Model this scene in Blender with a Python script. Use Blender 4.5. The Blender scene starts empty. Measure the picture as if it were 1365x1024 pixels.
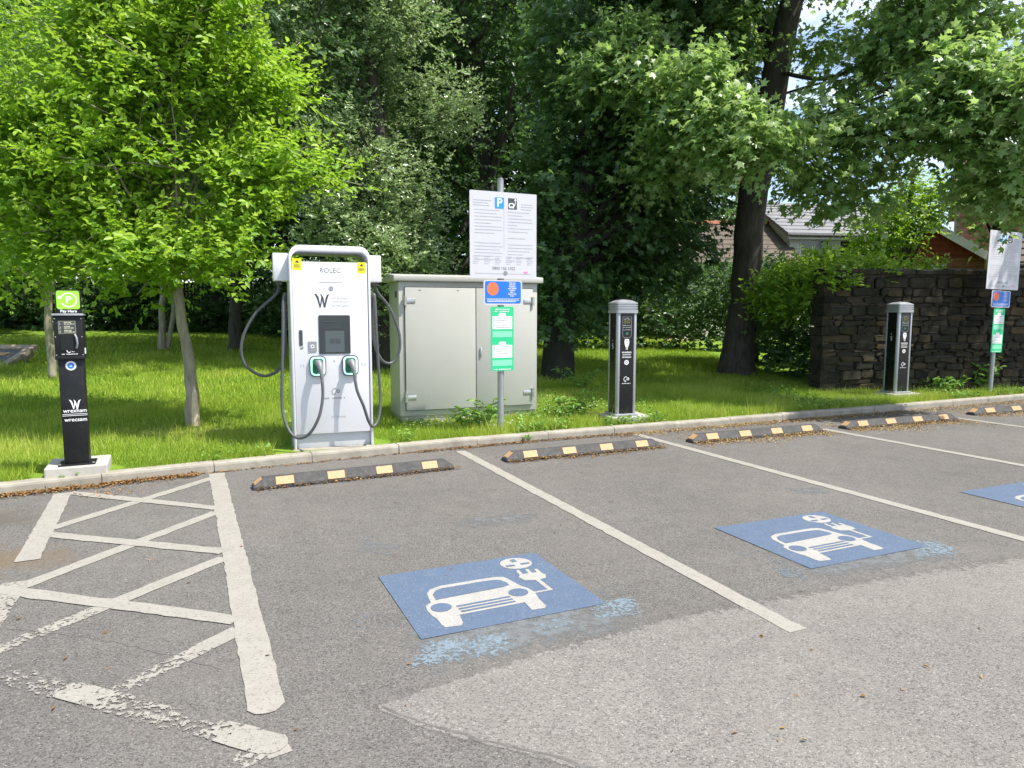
import bpy, bmesh, math, random
import numpy as np
from mathutils import Vector, Matrix, Euler
R = math.radians
rnd = random.Random(7)
rng = np.random.default_rng(11)
scene = bpy.context.scene
col = scene.collection

# ------------------------------------------------------------------ camera model
H = 1.5; F = 935.0; TH = math.atan(95 / 935)
def ray(px, py):
    cx = (px - 682.5) / F; cy = -(py - 512) / F
    return (cx, math.cos(TH) + cy * math.sin(TH), -math.sin(TH) + cy * math.cos(TH))
def at(px, py, z=0.0):
    d = ray(px, py); t = (z - H) / d[2]
    return Vector((d[0] * t, d[1] * t, z))
def atY(px, py, Y):
    d = ray(px, py); t = Y / d[1]
    return Vector((d[0] * t, Y, H + d[2] * t))
KA = R(24.3)                                   # direction of the kerb
KU = Vector((math.cos(KA), math.sin(KA), 0)); KN = Vector((-math.sin(KA), math.cos(KA), 0))
KP = [(-30, -11.1), (-7.0, 3.87), (-4.22, 5.62), (-3.16, 6.27), (-2.25, 6.81), (-1.41, 7.27), (-0.57, 7.71), (0.3, 8.13),
      (1.08, 8.48), (2.05, 8.91), (2.96, 9.32), (4.75, 10.12), (7.16, 11.22), (8.84, 12.02), (11.85, 13.45), (40, 27.2)]
KX = np.array([p[0] for p in KP]); KY = np.array([p[1] for p in KP])
def kerbY(x): return np.interp(x, KX, KY)
def zg(x, y):
    d = (y - kerbY(x)) * 0.91
    return 0.085 + 0.034 * np.clip(d - 0.8, 0, 26) + 0.02 * np.sin(x * 0.9 + y * 0.5) * np.clip((d - .6) / 3, 0, 1)
def lawn(px, py):
    z = 0.1
    for _ in range(30):
        p = at(px, py, z); z = 0.5 * z + 0.5 * float(zg(p.x, p.y))
    return Vector((p.x, p.y, float(zg(p.x, p.y))))

# ------------------------------------------------------------------ materials
def new_mat(name):
    m = bpy.data.materials.new(name); m.use_nodes = True
    nt = m.node_tree; nt.nodes.clear()
    out = nt.nodes.new('ShaderNodeOutputMaterial'); bs = nt.nodes.new('ShaderNodeBsdfPrincipled')
    nt.links.new(bs.outputs[0], out.inputs[0])
    return m, nt, bs, out
def node(nt, t, **kw):
    n = nt.nodes.new(t)
    for k, v in kw.items():
        if k in n.inputs.keys(): n.inputs[k].default_value = v
        else: setattr(n, k, v)
    return n
def ramp(nt, stops, interp='LINEAR'):
    n = nt.nodes.new('ShaderNodeValToRGB'); cr = n.color_ramp; cr.interpolation = interp
    while len(cr.elements) < len(stops): cr.elements.new(0.5)
    for e, (p, c) in zip(cr.elements, stops):
        e.position = p; e.color = (c, c, c, 1) if not hasattr(c, '__len__') else (*c, 1)
    return n
def coords(nt, scale=None):
    tc = nt.nodes.new('ShaderNodeTexCoord')
    return tc.outputs['Object']
def mixc(nt, fac, a, b, blend='MIX'):
    n = nt.nodes.new('ShaderNodeMix'); n.data_type = 'RGBA'; n.blend_type = blend
    for sock, v in ((n.inputs[0], fac), (n.inputs[6], a), (n.inputs[7], b)):
        if hasattr(v, 'is_linked'): nt.links.new(v, sock)
        elif hasattr(v, '__len__'): sock.default_value = (*v[:3], 1)
        else: sock.default_value = v
    return n.outputs[2]
def math_(nt, op, a, b=0.0, c=None):
    n = nt.nodes.new('ShaderNodeMath'); n.operation = op
    for i, v in enumerate((a, b) if c is None else (a, b, c)):
        if hasattr(v, 'is_linked'): nt.links.new(v, n.inputs[i])
        else: n.inputs[i].default_value = v
    return n.outputs[0]
def noise(nt, vec, scale, detail=4, rough=.55):
    n = node(nt, 'ShaderNodeTexNoise', Scale=scale, Detail=detail, Roughness=rough)
    nt.links.new(vec, n.inputs['Vector']); return n.outputs['Fac']
def bump(nt, bs, h, strength=.3, dist=.01):
    b = node(nt, 'ShaderNodeBump', Strength=strength, Distance=dist)
    nt.links.new(h, b.inputs['Height']); nt.links.new(b.outputs[0], bs.inputs['Normal'])
def M(name, c, rough=.5, metal=0.0, var=.12, scale=6.0, bmp=0.0, spec=.5, dirt=None, dirt_amt=.0, emit=0):
    """painted / metal / plastic surface with soft procedural variation and optional blotchy dirt"""
    m, nt, bs, out = new_mat(name); v = coords(nt)
    f = noise(nt, v, scale, 6, .6)
    lo = tuple(x * (1 - var) for x in c); hi = tuple(min(1, x * (1 + var)) for x in c)
    rp = ramp(nt, [(.3, lo), (.7, hi)]); nt.links.new(f, rp.inputs[0]); o = rp.outputs[0]
    if dirt:
        g = noise(nt, v, scale * 2.7, 8, .7); r2 = ramp(nt, [(.5, 0), (.75, dirt_amt)]); nt.links.new(g, r2.inputs[0])
        o = mixc(nt, r2.outputs[0], o, dirt)
    nt.links.new(o, bs.inputs['Base Color'])
    rr = ramp(nt, [(.2, max(0, rough - .08)), (.8, min(1, rough + .12))]); nt.links.new(noise(nt, v, scale * 1.7, 5), rr.inputs[0])
    nt.links.new(rr.outputs[0], bs.inputs['Roughness'])
    bs.inputs['Metallic'].default_value = metal; bs.inputs['Specular IOR Level'].default_value = spec
    if bmp: bump(nt, bs, noise(nt, v, scale * 8, 6), bmp, .004)
    if emit:
        bs.inputs['Emission Color'].default_value = (*c, 1); bs.inputs['Emission Strength'].default_value = emit
    return m

def asphalt(name, dark, light, patch, stone_scale=115, lane=False):
    m, nt, bs, out = new_mat(name); v = coords(nt)
    vo = node(nt, 'ShaderNodeTexVoronoi', Scale=stone_scale); nt.links.new(v, vo.inputs['Vector'])
    sep = nt.nodes.new('ShaderNodeSeparateColor'); nt.links.new(vo.outputs['Color'], sep.inputs[0])
    st = ramp(nt, [(0, tuple(x * .55 for x in dark)), (.30, dark), (.8, light), (.95, light), (1.0, tuple(x * 1.5 for x in light))])
    nt.links.new(sep.outputs[0], st.inputs[0])
    o = st.outputs[0]
    big = noise(nt, v, .55, 5, .6); rb = ramp(nt, [(.3, .87), (.7, 1.09)]); nt.links.new(big, rb.inputs[0])
    o = mixc(nt, 1.0, o, rb.outputs[0], 'MULTIPLY')
    med = noise(nt, v, 5.5, 6, .7); rm = ramp(nt, [(.3, .90), (.72, 1.07)]); nt.links.new(med, rm.inputs[0])
    o = mixc(nt, 1.0, o, rm.outputs[0], 'MULTIPLY')
    # dusty beige drift
    du = noise(nt, v, 1.3, 8, .7); rd = ramp(nt, [(.48, 0), (.72, .38)]); nt.links.new(du, rd.inputs[0])
    o = mixc(nt, rd.outputs[0], o, patch)
    # small dark oil / gum spots
    g = node(nt, 'ShaderNodeTexVoronoi', Scale=1.7); nt.links.new(v, g.inputs['Vector'])
    rg = ramp(nt, [(.015, .72), (.05, 0)]); nt.links.new(g.outputs['Distance'], rg.inputs[0])
    o = mixc(nt, rg.outputs[0], o, tuple(x * .45 for x in dark))
    if not lane:
        # rusty brown soil stain washed over the tarmac beside the hatching (fixed place on the ground)
        sx = nt.nodes.new('ShaderNodeSeparateXYZ'); nt.links.new(v, sx.inputs[0])
        for cx, cy, rx, ry, c, a in ((-3.1, 4.16, .55, .30, (.15, .105, .06), .6), (-3.75, 5.0, .38, .3, (.10, .085, .07), .7)):
            dx = math_(nt, 'DIVIDE', math_(nt, 'SUBTRACT', sx.outputs[0], cx), rx)
            dy = math_(nt, 'DIVIDE', math_(nt, 'SUBTRACT', sx.outputs[1], cy), ry)
            d = math_(nt, 'SQRT', math_(nt, 'ADD', math_(nt, 'MULTIPLY', dx, dx), math_(nt, 'MULTIPLY', dy, dy)))
            d = math_(nt, 'ADD', d, math_(nt, 'MULTIPLY', math_(nt, 'SUBTRACT', noise(nt, v, 6, 6, .7), .5), 2.4))
            rs = ramp(nt, [(.25, a), (1.0, 0)]); nt.links.new(d, rs.inputs[0])
            o = mixc(nt, rs.outputs[0], o, c)
    nt.links.new(o, bs.inputs['Base Color'])
    bs.inputs['Roughness'].default_value = .9; bs.inputs['Specular IOR Level'].default_value = .25
    hh = math_(nt, 'ADD', math_(nt, 'MULTIPLY', vo.outputs['Distance'], -1.0), math_(nt, 'MULTIPLY', sep.outputs[1], .5))
    bump(nt, bs, hh, .6, .004)
    if lane:
        ea = nt.nodes.new('ShaderNodeAttribute'); ea.attribute_name = 'edge'
        en = math_(nt, 'ADD', ea.outputs['Fac'], math_(nt, 'MULTIPLY', math_(nt, 'SUBTRACT', noise(nt, v, 16, 8, .75), .5), 3.0))
        er = ramp(nt, [(.2, 0), (.8, 1)]); nt.links.new(en, er.inputs[0])
        tr = nt.nodes.new('ShaderNodeBsdfTransparent'); mx = nt.nodes.new('ShaderNodeMixShader')
        nt.links.new(er.outputs[0], mx.inputs[0]); nt.links.new(tr.outputs[0], mx.inputs[1]); nt.links.new(bs.outputs[0], mx.inputs[2]); nt.links.new(mx.outputs[0], out.inputs[0])
    return m

def paint(name, c, wear_bias=0.0, scale=38, speck=.16, dark=(.25, .24, .22), soft=.012):
    """road paint; the vertex attribute 'wear' says how much has scuffed away to the tarmac"""
    m, nt, bs, out = new_mat(name); v = coords(nt)
    at_ = nt.nodes.new('ShaderNodeAttribute'); at_.attribute_name = 'wear'
    n1 = noise(nt, v, scale, 8, .72)
    n2 = noise(nt, v, 4.0, 4, .6)
    k = math_(nt, 'ADD', math_(nt, 'MULTIPLY', n1, .78), math_(nt, 'MULTIPLY', n2, .22))
    th = math_(nt, 'MULTIPLY_ADD', at_.outputs['Fac'], .40, .27 + wear_bias)
    mr = node(nt, 'ShaderNodeMapRange'); nt.links.new(math_(nt, 'SUBTRACT', k, th), mr.inputs[0])
    mr.inputs[1].default_value = -soft; mr.inputs[2].default_value = soft; mr.inputs[4].default_value = 1.0 if soft < .02 else .8
    f = noise(nt, v, 7, 8, .7); rp = ramp(nt, [(.3, tuple(x * .84 for x in c)), (.7, c)]); nt.links.new(f, rp.inputs[0])
    o = rp.outputs[0]
    vo = node(nt, 'ShaderNodeTexVoronoi', Scale=120); nt.links.new(v, vo.inputs['Vector'])
    sep = nt.nodes.new('ShaderNodeSeparateColor'); nt.links.new(vo.outputs['Color'], sep.inputs[0])
    rs = ramp(nt, [(.86, 0), (.97, speck * 3)]); nt.links.new(sep.outputs[0], rs.inputs[0])
    o = mixc(nt, rs.outputs[0], o, dark)
    nt.links.new(o, bs.inputs['Base Color']); bs.inputs['Roughness'].default_value = .75; bs.inputs['Specular IOR Level'].default_value = .3
    bump(nt, bs, vo.outputs['Distance'], .45, .004)
    tr = nt.nodes.new('ShaderNodeBsdfTransparent'); mx = nt.nodes.new('ShaderNodeMixShader')
    nt.links.new(mr.outputs[0], mx.inputs[0]); nt.links.new(tr.outputs[0], mx.inputs[1]); nt.links.new(bs.outputs[0], mx.inputs[2])
    nt.links.new(mx.outputs[0], out.inputs[0])
    return m

def leaf_mat(name, dark, mid, light, transl=(.25, .45, .04), tf=.35, rough=.45, spec=.4):
    m, nt, bs, out = new_mat(name)
    a = nt.nodes.new('ShaderNodeAttribute'); a.attribute_name = 'tint'
    rp = ramp(nt, [(0, dark), (.55, mid), (1, light)]); nt.links.new(a.outputs['Fac'], rp.inputs[0])
    nt.links.new(rp.outputs[0], bs.inputs['Base Color'])
    bs.inputs['Roughness'].default_value = rough; bs.inputs['Specular IOR Level'].default_value = spec
    tl = nt.nodes.new('ShaderNodeBsdfTranslucent')
    nt.links.new(mixc(nt, .55, rp.outputs[0], transl), tl.inputs[0])
    mx = nt.nodes.new('ShaderNodeMixShader'); mx.inputs[0].default_value = tf
    nt.links.new(bs.outputs[0], mx.inputs[1]); nt.links.new(tl.outputs[0], mx.inputs[2]); nt.links.new(mx.outputs[0], out.inputs[0])
    return m

def bark(name, c1, c2, scale=9):
    m, nt, bs, out = new_mat(name); v = coords(nt)
    mp = node(nt, 'ShaderNodeMapping'); mp.inputs['Scale'].default_value = (1, 1, .22); nt.links.new(v, mp.inputs[0])
    f = noise(nt, mp.outputs[0], scale * 2.2, 8, .7); rp = ramp(nt, [(.35, c1), (.65, c2)]); nt.links.new(f, rp.inputs[0])
    g = noise(nt, v, 3, 4); rg = ramp(nt, [(.5, 0), (.7, .5)]); nt.links.new(g, rg.inputs[0])
    nt.links.new(mixc(nt, rg.outputs[0], rp.outputs[0], (c2[0] * .7, c2[1] * .85, c2[2] * .55)), bs.inputs['Base Color'])
    bs.inputs['Roughness'].default_value = .9
    bump(nt, bs, f, .8, .02)
    return m

def brick(name, c1, c2, mortar, sx=4.4, rot=None):
    m, nt, bs, out = new_mat(name); v = coords(nt)
    mp = node(nt, 'ShaderNodeMapping'); nt.links.new(v, mp.inputs[0])
    mp.inputs['Rotation'].default_value = rot or (R(90), 0, 0)
    b = node(nt, 'ShaderNodeTexBrick', Scale=sx, Color1=(*c1, 1), Color2=(*c2, 1), Mortar=(*mortar, 1))
    b.inputs['Mortar Size'].default_value = .012; b.inputs['Brick Width'].default_value = 1.0; b.inputs['Row Height'].default_value = .33
    nt.links.new(mp.outputs[0], b.inputs['Vector'])
    f = noise(nt, v, 5, 6, .7); rp = ramp(nt, [(.3, .7), (.7, 1.2)]); nt.links.new(f, rp.inputs[0])
    nt.links.new(mixc(nt, 1, b.outputs['Color'], rp.outputs[0], 'MULTIPLY'), bs.inputs['Base Color'])
    bs.inputs['Roughness'].default_value = .85; bump(nt, bs, b.outputs['Fac'], -.4, .01)
    return m

m_asph = asphalt('tarmac', (.120, .111, .101), (.168, .158, .145), (.176, .160, .140), 175)
m_lane = asphalt('pale_tarmac', (.174, .162, .147), (.226, .211, .192), (.23, .211, .186), 165, True)
m_seam = M('tarmac_seam', (.115, .107, .098), .9, var=.35, scale=24)
m_white = paint('white_road_paint', (.31, .29, .255), speck=.30, dark=(.2, .185, .16))
m_symb = paint('white_symbol_paint', (.36, .345, .32), speck=.22, dark=(.2, .2, .2))
m_blue = paint('blue_road_paint', (.092, .13, .195), speck=.26, dark=(.15, .16, .18))
m_fade = paint('faded_blue_paint', (.21, .275, .325), wear_bias=.205, scale=42, speck=.5, dark=(.16, .155, .15), soft=.03)
m_ghost = paint('greyed_blue_paint', (.175, .186, .19), wear_bias=.14, scale=14, speck=.5, dark=(.17, .165, .16), soft=.09)
m_kerb = M('kerb_concrete', (.31, .285, .235), .88, var=.22, scale=5, bmp=.5, spec=.25, dirt=(.20, .175, .13), dirt_amt=.7)
m_conc = M('pale_concrete', (.42, .40, .36), .85, var=.12, scale=7, bmp=.35, spec=.25, dirt=(.30, .28, .24), dirt_amt=.5)
m_chwhite = M('white_powder_coat', (.69, .695, .715), .32, var=.02, scale=2, spec=.5)
m_chplinth = M('grey_plinth', (.52, .54, .56), .5, var=.06, scale=4)
m_cab = M('light_grey_cabinet_paint', (.445, .44, .405), .42, var=.035, scale=2.2, spec=.45, dirt=(.42, .42, .36), dirt_amt=.35)
m_gap = M('black_gap_rubber', (.05, .05, .05), .8)  # plain black rubber for door seal, vents, lock and gutters
m_steel = M('brushed_steel', (.60, .60, .60), .32, metal=.9, var=.1, scale=20)
m_galv = M('galvanised_post', (.36, .375, .38), .45, metal=.55, var=.15, scale=14)
m_alu = M('anodised_aluminium', (.40, .41, .425), .40, metal=.5, var=.06, scale=9)
m_black = M('black_panel', (.007, .008, .009), .25, var=.2, scale=3, spec=.5)
m_post = M('black_post_coat', (.010, .011, .012), .45, var=.25, scale=6, spec=.3, dirt=(.035, .035, .032), dirt_amt=.35)
m_cable = M('grey_cable_rubber', (.075, .08, .085), .45, var=.1, scale=10)
m_conn = M('grey_handle_plastic', (.17, .18, .185), .4, var=.1)
m_screen = M('dark_screen_glass', (.035, .045, .05), .12, spec=.6, var=.1, scale=2)
m_screen2 = M('screen_panel', (.075, .095, .10), .2, spec=.6, var=.05, scale=2)
m_dgreen = M('socket_green', (.02, .16, .09), .35, var=.1)
m_led = M('led_ring', (.45, .95, .72), .3, var=.03, emit=.55)
m_ink = M('dark_print', (.05, .055, .06), .5, var=.05)
m_grey = M('grey_print', (.24, .25, .27), .5, var=.05)
m_pale = M('pale_print', (.40, .41, .43), .5, var=.05)
m_wprint = M('white_print', (.80, .80, .80), .5, var=.02)
m_yellow = M('yellow_sticker', (.85, .78, .02), .45, var=.03)
m_lime = M('lime_sign', (.30, .64, .04), .4, var=.04)
m_signw = M('white_sign_face', (.55, .545, .575), .4, var=.02, scale=3)
m_signb = M('blue_sign_face', (.012, .16, .62), .35, var=.04)
m_signg = M('green_sign_face', (.025, .52, .22), .4, var=.05)
m_signg2 = M('pale_green_print', (.22, .68, .42), .4, var=.05)
m_orange = M('orange_red_disc', (.90, .17, .06), .4, var=.04)
m_pink = M('pink_print', (.85, .22, .42), .4, var=.03)
m_pblue = M('parking_blue', (.02, .27, .62), .4, var=.03)
m_rubber = M('black_rubber', (.05, .049, .048), .75, var=.25, scale=12, bmp=.3, dirt=(.13, .115, .095), dirt_amt=.75)
m_amber = M('amber_reflector', (.44, .265, .125), .6, var=.12, scale=25, bmp=.2, dirt=(.42, .28, .14), dirt_amt=.5)
m_tank = M('weathered_timber', (.30, .25, .19), .85, var=.3, scale=12, bmp=.4)
m_slate = M('dark_slate_lid', (.07, .08, .085), .6, var=.2)
m_fence = M('dark_stained_timber', (.03, .028, .025), .85, var=.3, scale=7)
m_render = M('white_render', (.66, .66, .64), .85, var=.06, scale=3)
m_rooft = M('brown_roof_tile', (.115, .09, .07), .85, var=.25, scale=4, bmp=.3)
m_roofs = M('grey_slate', (.19, .19, .20), .7, var=.15, scale=3)
m_ridge = M('red_ridge_tile', (.36, .12, .07), .8, var=.2)
m_redp = brick('red_painted_brick', (.30, .055, .045), (.36, .07, .055), (.24, .05, .04))
m_brick = brick('orange_brick', (.36, .15, .09), (.26, .10, .06), (.30, .25, .2))
m_glass = M('window_glass', (.03, .035, .04), .08, spec=.8)
m_stone = M('dark_sandstone', (.055, .049, .038), .92, var=.5, scale=5, bmp=.8, spec=.2, dirt=(.02, .026, .014), dirt_amt=.8)
m_mortar = M('old_mortar', (.07, .062, .05), .95, var=.3, scale=9)
m_bark1 = bark('pale_bark', (.20, .17, .13), (.38, .34, .27))
m_bark3 = bark('shaded_dark_bark', (.014, .016, .011), (.035, .036, .026), 6)  # dark bark deepened for one trunk: its shade is put into the colour
m_bark2 = bark('dark_bark', (.034, .03, .025), (.085, .074, .06), 6)
m_scar = M('bare_wood', (.60, .47, .34), .8, var=.15, scale=12)
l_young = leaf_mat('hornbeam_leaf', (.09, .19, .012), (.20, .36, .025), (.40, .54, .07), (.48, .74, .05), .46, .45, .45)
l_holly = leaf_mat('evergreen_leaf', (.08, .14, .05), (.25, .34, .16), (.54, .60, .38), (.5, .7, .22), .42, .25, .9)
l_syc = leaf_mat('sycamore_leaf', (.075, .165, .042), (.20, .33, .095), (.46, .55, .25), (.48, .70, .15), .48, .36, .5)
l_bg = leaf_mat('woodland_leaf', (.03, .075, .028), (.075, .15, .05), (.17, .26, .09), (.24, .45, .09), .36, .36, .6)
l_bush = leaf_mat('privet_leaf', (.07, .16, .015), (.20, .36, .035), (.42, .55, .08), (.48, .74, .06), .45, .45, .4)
l_weed = leaf_mat('weed_leaf', (.07, .17, .025), (.15, .30, .05), (.29, .43, .11), (.34, .55, .07), .32, .5, .3)
l_grass = leaf_mat('grass_blade', (.11, .20, .018), (.30, .40, .042), (.58, .60, .15), (.46, .64, .07), .38, .6, .25)
l_litter = leaf_mat('dry_leaf_litter', (.14, .07, .025), (.30, .17, .06), (.46, .36, .14), (.3, .18, .05), .05, .8, .2)
l_petal = leaf_mat('white_petal', (.6, .6, .55), (.7, .7, .66), (.75, .75, .7), (.7, .7, .6), .2)

# ------------------------------------------------------------------ mesh builder
class MB:
    def __init__(s): s.v = []; s.f = []; s.w = []
    def add(s, vs, fs):
        b = len(s.v); s.v += [tuple(p) for p in vs]; s.f += [tuple(i + b for i in f) for f in fs]
    def box(s, x0, x1, y0, y1, z0, z1):
        s.add([(x0, y0, z0), (x1, y0, z0), (x1, y1, z0), (x0, y1, z0), (x0, y0, z1), (x1, y0, z1), (x1, y1, z1), (x0, y1, z1)],
              [(0, 3, 2, 1), (4, 5, 6, 7), (0, 1, 5, 4), (1, 2, 6, 5), (2, 3, 7, 6), (3, 0, 4, 7)]); return s
    def obox(s, c, hx, hy, hz, rot):
        m = Euler(rot).to_matrix(); c = Vector(c)
        vs = [c + m @ Vector((sx * hx, sy * hy, sz * hz)) for sz in (-1, 1) for sx, sy in ((-1, -1), (1, -1), (1, 1), (-1, 1))]
        s.add(vs, [(0, 3, 2, 1), (4, 5, 6, 7), (0, 1, 5, 4), (1, 2, 6, 5), (2, 3, 7, 6), (3, 0, 4, 7)]); return s
    def prism_y(s, poly, y0, y1):      # polygon in (x, z), counter-clockwise seen from -y
        n = len(poly)
        s.add([(x, y0, z) for x, z in poly] + [(x, y1, z) for x, z in poly],
              [tuple(range(n)), tuple(range(2 * n - 1, n - 1, -1))] + [(i, i + n, (i + 1) % n + n, (i + 1) % n) for i in range(n)]); return s
    def prism_x(s, poly, x0, x1):      # polygon in (y, z), counter-clockwise seen from +x
        n = len(poly)
        s.add([(x1, y, z) for y, z in poly] + [(x0, y, z) for y, z in poly],
              [tuple(range(n)), tuple(range(2 * n - 1, n - 1, -1))] + [(i, i + n, (i + 1) % n + n, (i + 1) % n) for i in range(n)]); return s
    def prism_z(s, poly, z0, z1):
        n = len(poly)
        s.add([(x, y, z0) for x, y in poly] + [(x, y, z1) for x, y in poly],
              [tuple(range(n - 1, -1, -1)), tuple(range(n, 2 * n))] + [(i, (i + 1) % n, (i + 1) % n + n, i + n) for i in range(n)]); return s
    def tube(s, pts, radii, n=10, cap=True):
        pts = [Vector(p) for p in pts]
        if not hasattr(radii, '__len__'): radii = [radii] * len(pts)
        vs = []; fs = []; prev = None
        for i, p in enumerate(pts):
            t = (pts[min(i + 1, len(pts) - 1)] - pts[max(i - 1, 0)]).normalized()
            if prev is None:
                a = t.cross(Vector((0, 0, 1)) if abs(t.z) < .9 else Vector((1, 0, 0))).normalized()
            else: a = (prev - t * prev.dot(t)).normalized()
            prev = a; b = t.cross(a)
            for k in range(n):
                an = 2 * math.pi * k / n; vs.append(p + (a * math.cos(an) + b * math.sin(an)) * radii[i])
        for i in range(len(pts) - 1):
            for k in range(n):
                fs.append((i * n + k, i * n + (k + 1) % n, (i + 1) * n + (k + 1) % n, (i + 1) * n + k))
        if cap: fs.append(tuple(range(n - 1, -1, -1))); fs.append(tuple((len(pts) - 1) * n + k for k in range(n)))
        s.add(vs, fs); return s
    # flat print on a face looking to -y, at y = -d
    def poly(s, pts, d=.002):
        a = sum(pts[i][0] * pts[(i + 1) % len(pts)][1] - pts[(i + 1) % len(pts)][0] * pts[i][1] for i in range(len(pts)))
        if a < 0: pts = pts[::-1]
        s.add([(x, -d, z) for x, z in pts], [tuple(range(len(pts)))]); return s
    def rect(s, x0, x1, z0, z1, d=.002): return s.poly([(x0, z0), (x1, z0), (x1, z1), (x0, z1)], d)
    def ell(s, cx, cz, rx, rz=None, d=.002, n=28):
        rz = rz or rx
        return s.poly([(cx + rx * math.cos(2 * math.pi * k / n), cz + rz * math.sin(2 * math.pi * k / n)) for k in range(n)], d)
    def ring(s, cx, cz, r0, r1, d=.002, n=32, a0=0, a1=360):
        P = []
        for k in range(n + 1):
            a = R(a0 + (a1 - a0) * k / n); P.append((math.cos(a), math.sin(a)))
        for k in range(n):
            (c, q), (c2, q2) = P[k], P[k + 1]
            s.poly([(cx + r0 * c, cz + r0 * q), (cx + r1 * c, cz + r1 * q), (cx + r1 * c2, cz + r1 * q2), (cx + r0 * c2, cz + r0 * q2)], d)
        return s
    def stroke(s, pts, w, d=.002):
        for (x0, z0), (x1, z1) in zip(pts[:-1], pts[1:]):
            L = math.hypot(x1 - x0, z1 - z0) or 1e-6; nx, nz = -(z1 - z0) / L * w / 2, (x1 - x0) / L * w / 2
            s.poly([(x0 - nx, z0 - nz), (x1 - nx, z1 - nz), (x1 + nx, z1 + nz), (x0 + nx, z0 + nz)], d)
        return s
    def text(s, body, x, z, size, d=.002, align='CENTER', bold=0.0, sx=1.0):
        vs, fs = text_mesh(body, align, bold)
        s.add([(x + p[0] * size * sx, -d, z + p[1] * size) for p in vs], fs); return s
    def build(s, name, mat, parent=None, smooth=False, bevel=0, seg=2, loc=None):
        me = bpy.data.meshes.new(name); me.from_pydata(s.v, [], s.f); me.update()
        if bevel:
            bm = bmesh.new(); bm.from_mesh(me)
            ed = [e for e in bm.edges if len(e.link_faces) == 2 and e.calc_face_angle(0) > R(35)]
            bmesh.ops.bevel(bm, geom=ed, offset=bevel, segments=seg, affect='EDGES', profile=.5, clamp_overlap=True)
            bm.to_mesh(me); bm.free()
        me.materials.append(mat)
        if smooth:
            me.polygons.foreach_set('use_smooth', [True] * len(me.polygons))
            if smooth != 'all':
                me.set_sharp_from_angle(angle=R(38))
        o = bpy.data.objects.new(name, me); col.objects.link(o)
        if parent: o.parent = parent
        if loc is not None: o.location = loc
        return o
_tc = {}
def text_mesh(body, align, bold):
    key = (body, align, bold)
    if key not in _tc:
        cu = bpy.data.curves.new('t', 'FONT'); cu.body = body; cu.align_x = align; cu.align_y = 'CENTER'; cu.size = 1; cu.offset = bold
        cu.resolution_u = 3
        ob = bpy.data.objects.new('t', cu); col.objects.link(ob)
        dg = bpy.context.evaluated_depsgraph_get()
        me = bpy.data.meshes.new_from_object(ob.evaluated_get(dg))
        _tc[key] = ([tuple(v.co) for v in me.vertices], [tuple(p.vertices) for p in me.polygons])
        bpy.data.objects.remove(ob); bpy.data.curves.remove(cu); bpy.data.meshes.remove(me)
    return _tc[key]
def rrect(cx, cz, w, h, r, n=6):
    P = []
    for sx, sz, a0 in ((1, -1, -90), (1, 1, 0), (-1, 1, 90), (-1, -1, 180)):
        for k in range(n + 1):
            a = R(a0 + 90 * k / n); P.append((cx + sx * (w / 2 - r) + r * math.cos(a), cz + sz * (h / 2 - r) + r * math.sin(a)))
    return P
def smooth_path(pts, per=8):
    pts = [Vector(p) for p in pts]; out = []
    for i in range(len(pts) - 1):
        p0 = pts[max(i - 1, 0)]; p1 = pts[i]; p2 = pts[i + 1]; p3 = pts[min(i + 2, len(pts) - 1)]
        for k in range(per):
            t = k / per
            out.append(.5 * ((2 * p1) + (p2 - p0) * t + (2 * p0 - 5 * p1 + 4 * p2 - p3) * t * t + (3 * p1 - p0 - 3 * p2 + p3) * t ** 3))
    out.append(pts[-1]); return out
def thing(name, label, cat, loc=(0, 0, 0), rz=0.0, group=None):
    o = bpy.data.objects.new(name, None); o.empty_display_size = .2; col.objects.link(o)
    o.location = loc; o.rotation_euler = (0, 0, rz); o['label'] = label; o['category'] = cat
    if group: o['group'] = group
    return o
def structure(o): o['kind'] = 'structure'; return o
def copy_tree(o, parent=None):
    c = o.copy(); col.objects.link(c)
    if parent: c.parent = parent
    for ch in o.children: copy_tree(ch, c)
    return c
def relabel(o, label, loc, rz):
    o['label'] = label; o.location = loc; o.rotation_euler = (0, 0, rz); return o

# ------------------------------------------------------------------ camera, light, sky
cam = bpy.data.cameras.new('camera'); co = bpy.data.objects.new('camera', cam); col.objects.link(co)
co.location = (0, 0, H); co.rotation_euler = (math.pi / 2 - TH, 0, 0)
cam.sensor_width = 36; cam.lens = F / 1365 * 36; cam.clip_end = 2000; cam.clip_start = .05
scene.camera = co
EL = R(60); AZ = R(-19); SV = Vector((math.cos(AZ) * math.cos(EL), math.sin(AZ) * math.cos(EL), math.sin(EL))).normalized()
sun = bpy.data.lights.new('sun', 'SUN'); sun.energy = 4.6; sun.angle = R(.53); sun.color = (1, .955, .88)
so = bpy.data.objects.new('sun', sun); col.objects.link(so); so.rotation_euler = (-SV).to_track_quat('-Z', 'Y').to_euler(); so.location = (20, -10, 30)
w = bpy.data.worlds.new('World'); scene.world = w; w.use_nodes = True; nt = w.node_tree
bg = nt.nodes['Background']; sky = nt.nodes.new('ShaderNodeTexSky'); sky.sky_type = 'NISHITA'; sky.sun_disc = False
sky.sun_elevation = EL; sky.sun_rotation = math.atan2(SV.x, SV.y); sky.air_density = 1.0; sky.dust_density = 1.2
tc = nt.nodes.new('ShaderNodeTexCoord'); mp = nt.nodes.new('ShaderNodeMapping'); mp.inputs['Scale'].default_value = (1, 1, 2.6)
nt.links.new(tc.outputs['Generated'], mp.inputs[0])
cn = node(nt, 'ShaderNodeTexNoise', Scale=3.2, Detail=7, Roughness=.6); nt.links.new(mp.outputs[0], cn.inputs[0])
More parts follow.
